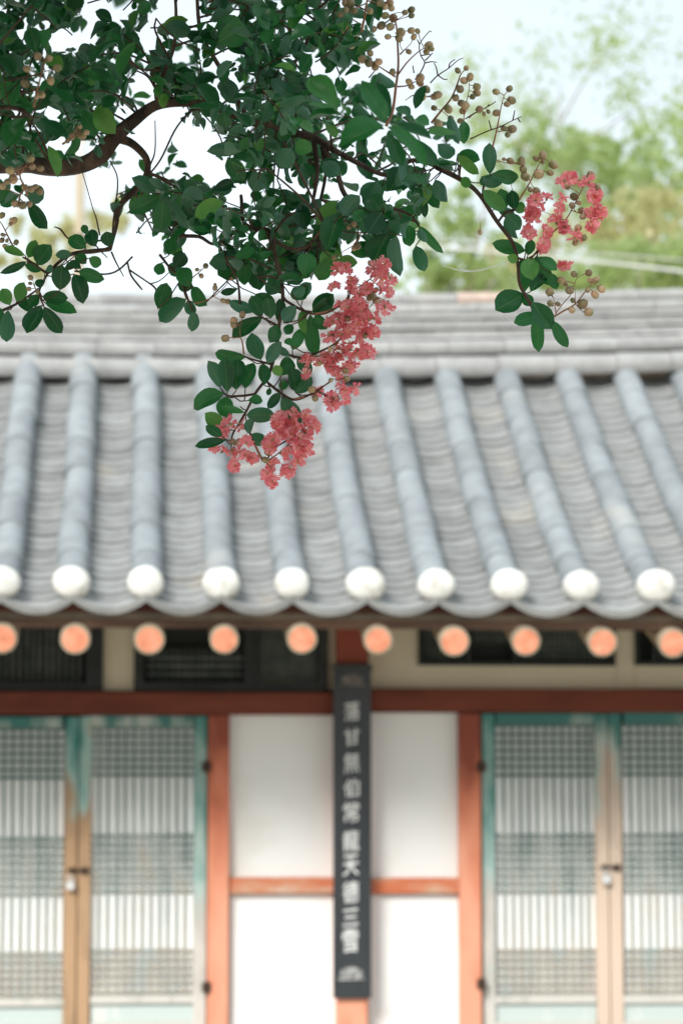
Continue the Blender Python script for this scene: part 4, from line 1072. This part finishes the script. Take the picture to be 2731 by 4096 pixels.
def blossom_mesh(seed):
    mb = MB(); mats = []
    r_ = random.Random(seed)
    for k in range(6):
        vs, fs = petal_pts(seed*11+k, 1.0, .60)
        a = 2*math.pi*k/6+r_.uniform(-.2,.2); up = r_.uniform(-.5, .95)
        m_ = Matrix.Rotation(a, 4, 'Z') @ Matrix.Rotation(up, 4, 'X')
        mb.add([m_ @ Vector(v) for v in vs], fs); mats += [0]*len(fs)
        n0 = len(mb.f); mb.tube([Vector((0,0,-.15)), m_ @ Vector((0,.2,.02)), m_ @ Vector((0,.4,.03))], [.03,.02,.02], 4); mats += [0]*(len(mb.f)-n0)
    n0 = len(mb.f)
    for k in range(6):
        a = r_.uniform(0, 6.28); e = Vector((math.cos(a)*.35, math.sin(a)*.35, r_.uniform(.4,.75)))
        mb.tube([Vector((0,0,-.05)), e*.6, e], [.014,.012,.03], 4)
    mats += [1]*(len(mb.f)-n0); n0 = len(mb.f)
    mb.tube([Vector((0,0,-.40)), Vector((0,0,-.2)), Vector((0,0,.02))], [.10,.19,.17], 8)
    mats += [2]*(len(mb.f)-n0)
    me = mesh('blossom', mb.v, mb.f, M['petal'], True); me.materials.append(M['stamen']); me.materials.append(M['capsule'])
    me.polygons.foreach_set('material_index', mats); return me
BM = [blossom_mesh(s_) for s_ in range(1, 7)]
def blossoms(parent, off, ells, d=3.38, R0=.0110, dens=1.0, bud=.25, dd=.035):
    n = 0
    for (cu_, cv_, ru, rv) in ells:
        area = math.pi*(ru/2*px(d))*(rv/2*px(d)); k = max(1, round(dens*area/(R0*R0*1.55)))
        for _ in range(k):
            a = rnd.uniform(0, 6.28); rr = math.sqrt(rnd.random()) if k > 1 else 0
            e = max(0, 1-.6*rr*rr)
            p = P(off[0]+(cu_+math.cos(a)*rr*ru*.86)/2, off[1]+(cv_+math.sin(a)*rr*rv*.86)/2, d+rnd.uniform(-dd, dd)*e)
            dr = Vector((math.cos(a)*rr, -rnd.uniform(-.1, 1.1), -math.sin(a)*rr)) + Vector((rnd.uniform(-.5,.5), rnd.uniform(-.5,.5), rnd.uniform(-.6,.5)))
            o = link('blossom', BM[rnd.randrange(6)], parent); o.matrix_parent_inverse = Matrix.Identity(4)
            s_ = R0*rnd.uniform(.8, 1.15)
            o.matrix_basis = Matrix.Translation(p) @ dr.to_track_quat('Z', 'Y').to_matrix().to_4x4() @ Matrix.Rotation(rnd.uniform(0,6.28), 4, 'Z') @ Matrix.Diagonal((s_, s_, s_, 1)); n += 1
    return n
nb = blossoms(fp, o7, [(1015,305,55,35),(1110,330,26,26),(1170,440,60,50),(1150,560,60,50),(1190,600,40,50),(1180,680,50,36),(690,490,45,40),(770,495,55,42),(895,460,36,36),(870,540,36,40),
      (640,580,45,60),(640,710,50,45),(740,835,46,46),(760,730,30,40),(850,690,50,44),(930,690,50,36),(1000,780,40,40),(925,950,44,44),(910,320,20,24)], 3.395, .0105, 1.75, dd=.02)
mb0 = [[(1040,150),(1130,130),(1200,100),(1290,30),(1310,-40),(1380,-90)], [(1180,130),(1300,170)], [(1290,40),(1400,120),(1450,220)]]
fpA = panicle(o8, mb0, [(1480,15,30),(1530,40,30),(1300,185,26),(1490,-10,26),(1180,330,22),(1440,325,24)], 3.38, 4, 'flower_panicle')
nb += blossoms(fpA, o8, [(1390,90,130,105),(1460,215,85,100),(1200,225,85,75),(1150,325,55,36),(1330,340,75,75),(1240,60,40,40),(1380,230,90,90),(1510,310,40,40)], 3.38, dens=1.1)
fpB = panicle(o8, [[(1000,485),(1060,490),(1150,450),(1220,380),(1250,330)], [(1040,490),(1120,560),(1230,600)], [(1180,430),(1300,440),(1400,440)]],
   [(1260,330,26),(1390,460,30),(1285,605,28),(1070,545,26),(1160,430,22)], 3.38, 4, 'flower_panicle')
nb += blossoms(fpB, o8, [(1450,435,52,62),(1320,470,70,75),(1310,540,50,55),(1190,560,105,78),(1000,560,60,50),(970,630,50,50),(1210,640,50,44),(1130,500,50,40),(1220,420,40,36)], 3.38, dens=1.1)
fpC = panicle(o8, [[(880,830),(960,810),(1050,780),(1130,710),(1180,670)], [(1080,770),(1150,800),(1230,830)]], [(1040,825,28),(1290,670,28),(1210,830,30),(1010,755,32),(1165,680,20)], 3.38, 4, 'flower_panicle')
nb += blossoms(fpC, o8, [(1290,750,75,68),(1060,770,34,55),(1190,900,58,56),(1280,830,60,40),(1170,830,34,30)], 3.38, dens=1.15)
fpD = panicle(o8, [[(560,1200),(600,1280),(640,1330),(700,1300),(800,1220),(900,1120)], [(640,1330),(700,1400),(690,1470)], [(800,1220),(840,1350)], [(900,1120),(960,1060)]],
   [(660,1260,30),(645,1320,30),(865,1160,26),(880,1210,24),(935,1240,24),(965,1090,24)], 3.39, 5, 'flower_panicle')
nb += blossoms(fpD, o8, [(820,1010,120,85),(800,1110,110,80),(960,1060,90,100),(700,1170,80,60),(880,1230,150,120),(740,1240,60,70),(970,1210,60,90),(830,1370,60,55),(700,1360,50,50),(660,1430,46,40),(700,1490,52,36),(960,950,40,50)], 3.38, dens=1.15)
fpE = panicle(o8, [[(430,1150),(400,1180),(380,1240)], [(430,1160),(500,1170)], [(400,1180),(300,1140)], [(385,1240),(400,1330)]], [(380,1170,26),(385,1250,30),(410,1180,22)], 3.40, 4, 'flower_panicle')
nb += blossoms(fpE, o8, [(390,1040,80,42),(280,1095,56,36),(235,1220,50,42),(300,1250,30,30),(400,1365,40,50),(490,1180,50,46),(470,1270,50,50),(540,1300,46,50)], 3.395, dens=1.2)
fpF = panicle(o6, [[(380,1330),(460,1300),(560,1230),(640,1170)], [(560,1230),(640,1300),(680,1400)]], [(580,1370,30),(615,1410,26),(565,1105,26),(650,1190,28),(690,1190,26),(600,1320,26)], 3.38, 4, 'flower_panicle')
nb += blossoms(fpF, o6, [(310,1180,56,46),(270,1290,34,40),(430,1250,62,70),(370,1150,40,36),(590,1150,46,50),(680,1110,50,36),(720,1230,44,50),(640,1220,50,40),(680,1330,60,60),(690,1430,50,70),(540,1320,40,40),(460,1340,40,34)], 3.38, dens=1.15)
print('blossoms', nb)
hand(o8, [(470,845,520,810,60),(440,890,400,915,30)], 3.4, mat='dry')
tw = tpart('fine_twigs', tw_mb, M['twig']); tw['kind'] = 'stuff'

# spider silk
def silk(pts, label, d=3.5, r=.00022, sag=.0):
    mb = MB()
    for line in pts:
        mb.tube(catmull([P(u, v, dd) for u, v, dd in line], 6), [r]*(6*(len(line)-1)+1), 4, cap=False)
    tag(mb.build('spider_silk', M['silk']), label, 'spider silk')
silk([[(1770,1062,3.6),(1850,1082,3.6),(1900,1080,3.6),(1990,1058,3.55),(2065,1040,3.42)], [(1810,1075,3.6),(1880,1086,3.6),(1960,1070,3.55)],[(1840,1074,3.6),(1900,1084,3.6),(2000,1062,3.5)]],
     'sagging strands of spider silk stretched left of the drooping right branch', r=.0004)
silk([[(2020,1262,3.42),(2040,1280,3.42),(2056,1294,3.42)]], 'short silk thread under the round green leaf of the right branch', r=.0003)

# ================================================================ background
def tube_thing(name, pts, rads, mat, label, cat, n=8, group=None):
    mb = MB(); mb.tube(pts, rads, n); o = mb.build(name, mat, None, True); tag(o, label, cat, group); return o
# utility pole left
pp = PY(318, 900, 30)
pole = empty('utility_pole', (pp.x, pp.y, 0)); tag(pole, 'slim pale utility pole rising behind the roof at the left', 'utility pole')
mb = MB(); mb.tube([(0,0,0), (0,0,9.6)], [.085,.062], 12); mb.build('pole_shaft', M['pole'], pole, True)
zb2 = PY(318, 955, 30).z
mb = MB(); mb.tube([(0,0,zb2-.04), (0,0,zb2+.04)], [.078,.078], 12); mb.build('metal_band', M['iron'], pole, True)
mb = MB(); mb.box(-.04,.04,-.12,-.05, 9.2, 9.5); mb.build('insulator', M['wire'], pole)
# overhead cable
def cable(pts, label, r):
    mb = MB(); c = catmull([PY(u, v, y) for u, v, y in pts], 8); mb.tube(c, [r]*len(c), 6); tag(mb.build('overhead_cable', M['wire'], None, True), label, 'cable', 'cables behind the roof')
cable([(900,955,22),(1700,985,20),(2200,1030,20),(2731,1085,20),(4200,1290,20)], 'thicker pale cable crossing in front of the distant trees, the lower at the right edge', .013)
cable([(900,930,23),(1700,955,21),(2200,1000,21),(2731,1040,21),(4200,1170,21)], 'thinner pale cable crossing above the thicker one in front of the distant trees', .006)

def bg_tree(name, base, hgt, blobs, nleaf, lsize, mat, label, cat, group, trunk_r=.11, seed=1):
    rg = np.random.default_rng(seed)
    root = empty(name, (base[0], base[1], 0)); tag(root, label, cat, group)
    mb = MB(); b0 = Vector((0, 0, 0)); top = Vector((0, 0, hgt))
    mb.tube(catmull([b0, Vector((.15,.1,hgt*.35)), Vector((-.1,0,hgt*.7)), top], 5), [trunk_r*(1-.8*i/15) for i in range(16)], 8)
    mb.build('trunk', M['bgbark'], root, True)
    lb = MB()
    for (c, r, w) in blobs:
        c_ = Vector(c)-Vector((base[0], base[1], 0)); zz = min(max(.3*hgt, c_.z-1.2), hgt*.95); st = Vector((0, 0, zz))
        lb.tube(catmull([st, st.lerp(c_, .5)+Vector((0,0,.2)), c_], 4), [trunk_r*.45*(1-.8*i/8) for i in range(9)], 6)
    lb.build('branch', M['bgbark'], root, True)
    tot = sum(w for _, _, w in blobs); V = []; F = []
    for (c, r, w) in blobs:
        n = int(nleaf*w/tot); c_ = np.array(c)-np.array([base[0], base[1], 0])
        # leaves gather in sub-clumps
        nc = max(3, n//26); cc = rg.normal(size=(nc, 3)); cc /= np.linalg.norm(cc, axis=1)[:, None]; cc *= (rg.random(nc)**.4)[:, None]
        cen = c_ + cc*np.array(r)
        idx = rg.integers(0, nc, n); pos = cen[idx] + rg.normal(size=(n, 3))*np.mean(r)*.13
        a = rg.normal(size=(n, 3)); a /= np.linalg.norm(a, axis=1)[:, None]; b_ = rg.normal(size=(n, 3)); b_ -= a*(a*b_).sum(1)[:, None]; b_ /= np.linalg.norm(b_, axis=1)[:, None]
        s_ = (lsize*rg.uniform(.6, 1.2, n))[:, None]
        q = np.stack([pos-a*s_*.5, pos+b_*s_*.3, pos+a*s_*.5, pos-b_*s_*.3], 1); V.append(q.reshape(-1, 3))
    V = np.concatenate(V); nq = len(V)//4
    me = bpy.data.meshes.new('crown'); me.from_pydata(V.tolist(), [], np.arange(nq*4).reshape(-1, 4).tolist()); me.materials.append(mat)
    link('crown', me, root)
    return root
def blob(u, v, y, ru, rv, w=1, rd=None):
    p = PY(u, v, y); k = (y/FPX)
    return ((p.x, p.y, p.z), (ru*k, rd or ru*k, rv*k), w)
G = 'trees behind the roof'
b = PY(2500, 1200, 32)
bg_tree('broadleaf_tree', (b.x, b.y), 9.3, [blob(2600,720,32,330,230,2.6), blob(2250,640,32,260,130,1.3), blob(2450,900,32,330,180,1.5), blob(2900,600,33,380,300,2.5), blob(2050,560,32,220,110,.7), blob(2700,1120,32,420,200,1.4)],
        4700, .15, M['bgleaf'], 'large green broadleaf tree with bright gaps behind the right half of the roof', 'tree', G, seed=3)
b = PY(1850, 1200, 30)
bg_tree('broadleaf_tree', (b.x, b.y), 7.6, [blob(1880,900,30,230,150,1.3), blob(2000,1080,30,300,120,1.5), blob(1780,1060,30,160,110,.9), blob(1960,760,30,160,100,.6), blob(1700,1140,30,200,90,.7)],
        2100, .14, M['bgleaf'], 'loose green tree behind the middle of the roof, left of the yellowish shrubbery', 'tree', G, seed=5)
b = PY(2250, 1200, 36)
bg_tree('sparse_tall_tree', (b.x, b.y), 12.2, [blob(2100,300,36,420,170,1), blob(2500,160,36,420,200,1.2), blob(1800,420,36,260,120,.6), blob(2700,380,36,300,160,.9), blob(2300,470,36,330,90,.6)],
        1700, .12, M['bgleaf'], 'tall sparse tree whose few leaves show against the white sky at top right', 'tree', G, trunk_r=.05, seed=7)
b = PY(2560, 1200, 27)
bg_tree('yellow_shrub_tree', (b.x, b.y), 6.6, [blob(2620,880,27,280,90,1.4), blob(2330,930,27,200,70,.9), blob(2060,1000,27,160,60,.5)],
        1300, .13, M['bgyel'], 'yellowish leaved small tree in front of the large green one at right', 'tree', G, seed=9)
b = PY(2500, 1200, 25)
bg_tree('green_shrub_tree', (b.x, b.y), 5.8, [blob(2560,1080,25,320,110,1.6), blob(2250,1120,25,200,70,.8), blob(2850,1050,25,250,130,1)],
        2300, .13, M['bgleaf'], 'dense low green tree just above the roof ridge at the right edge', 'tree', G, seed=11)
b = PY(250, 1250, 60)
bg_tree('distant_tree', (b.x, b.y), 14, [blob(180,950,60,180,60,1), blob(420,860,60,170,50,.6), blob(60,1040,60,160,60,.6)],
        700, .3, M['bgyel'], 'faint far off tree seen low against the sky behind the left of the roof', 'tree', G, seed=13)
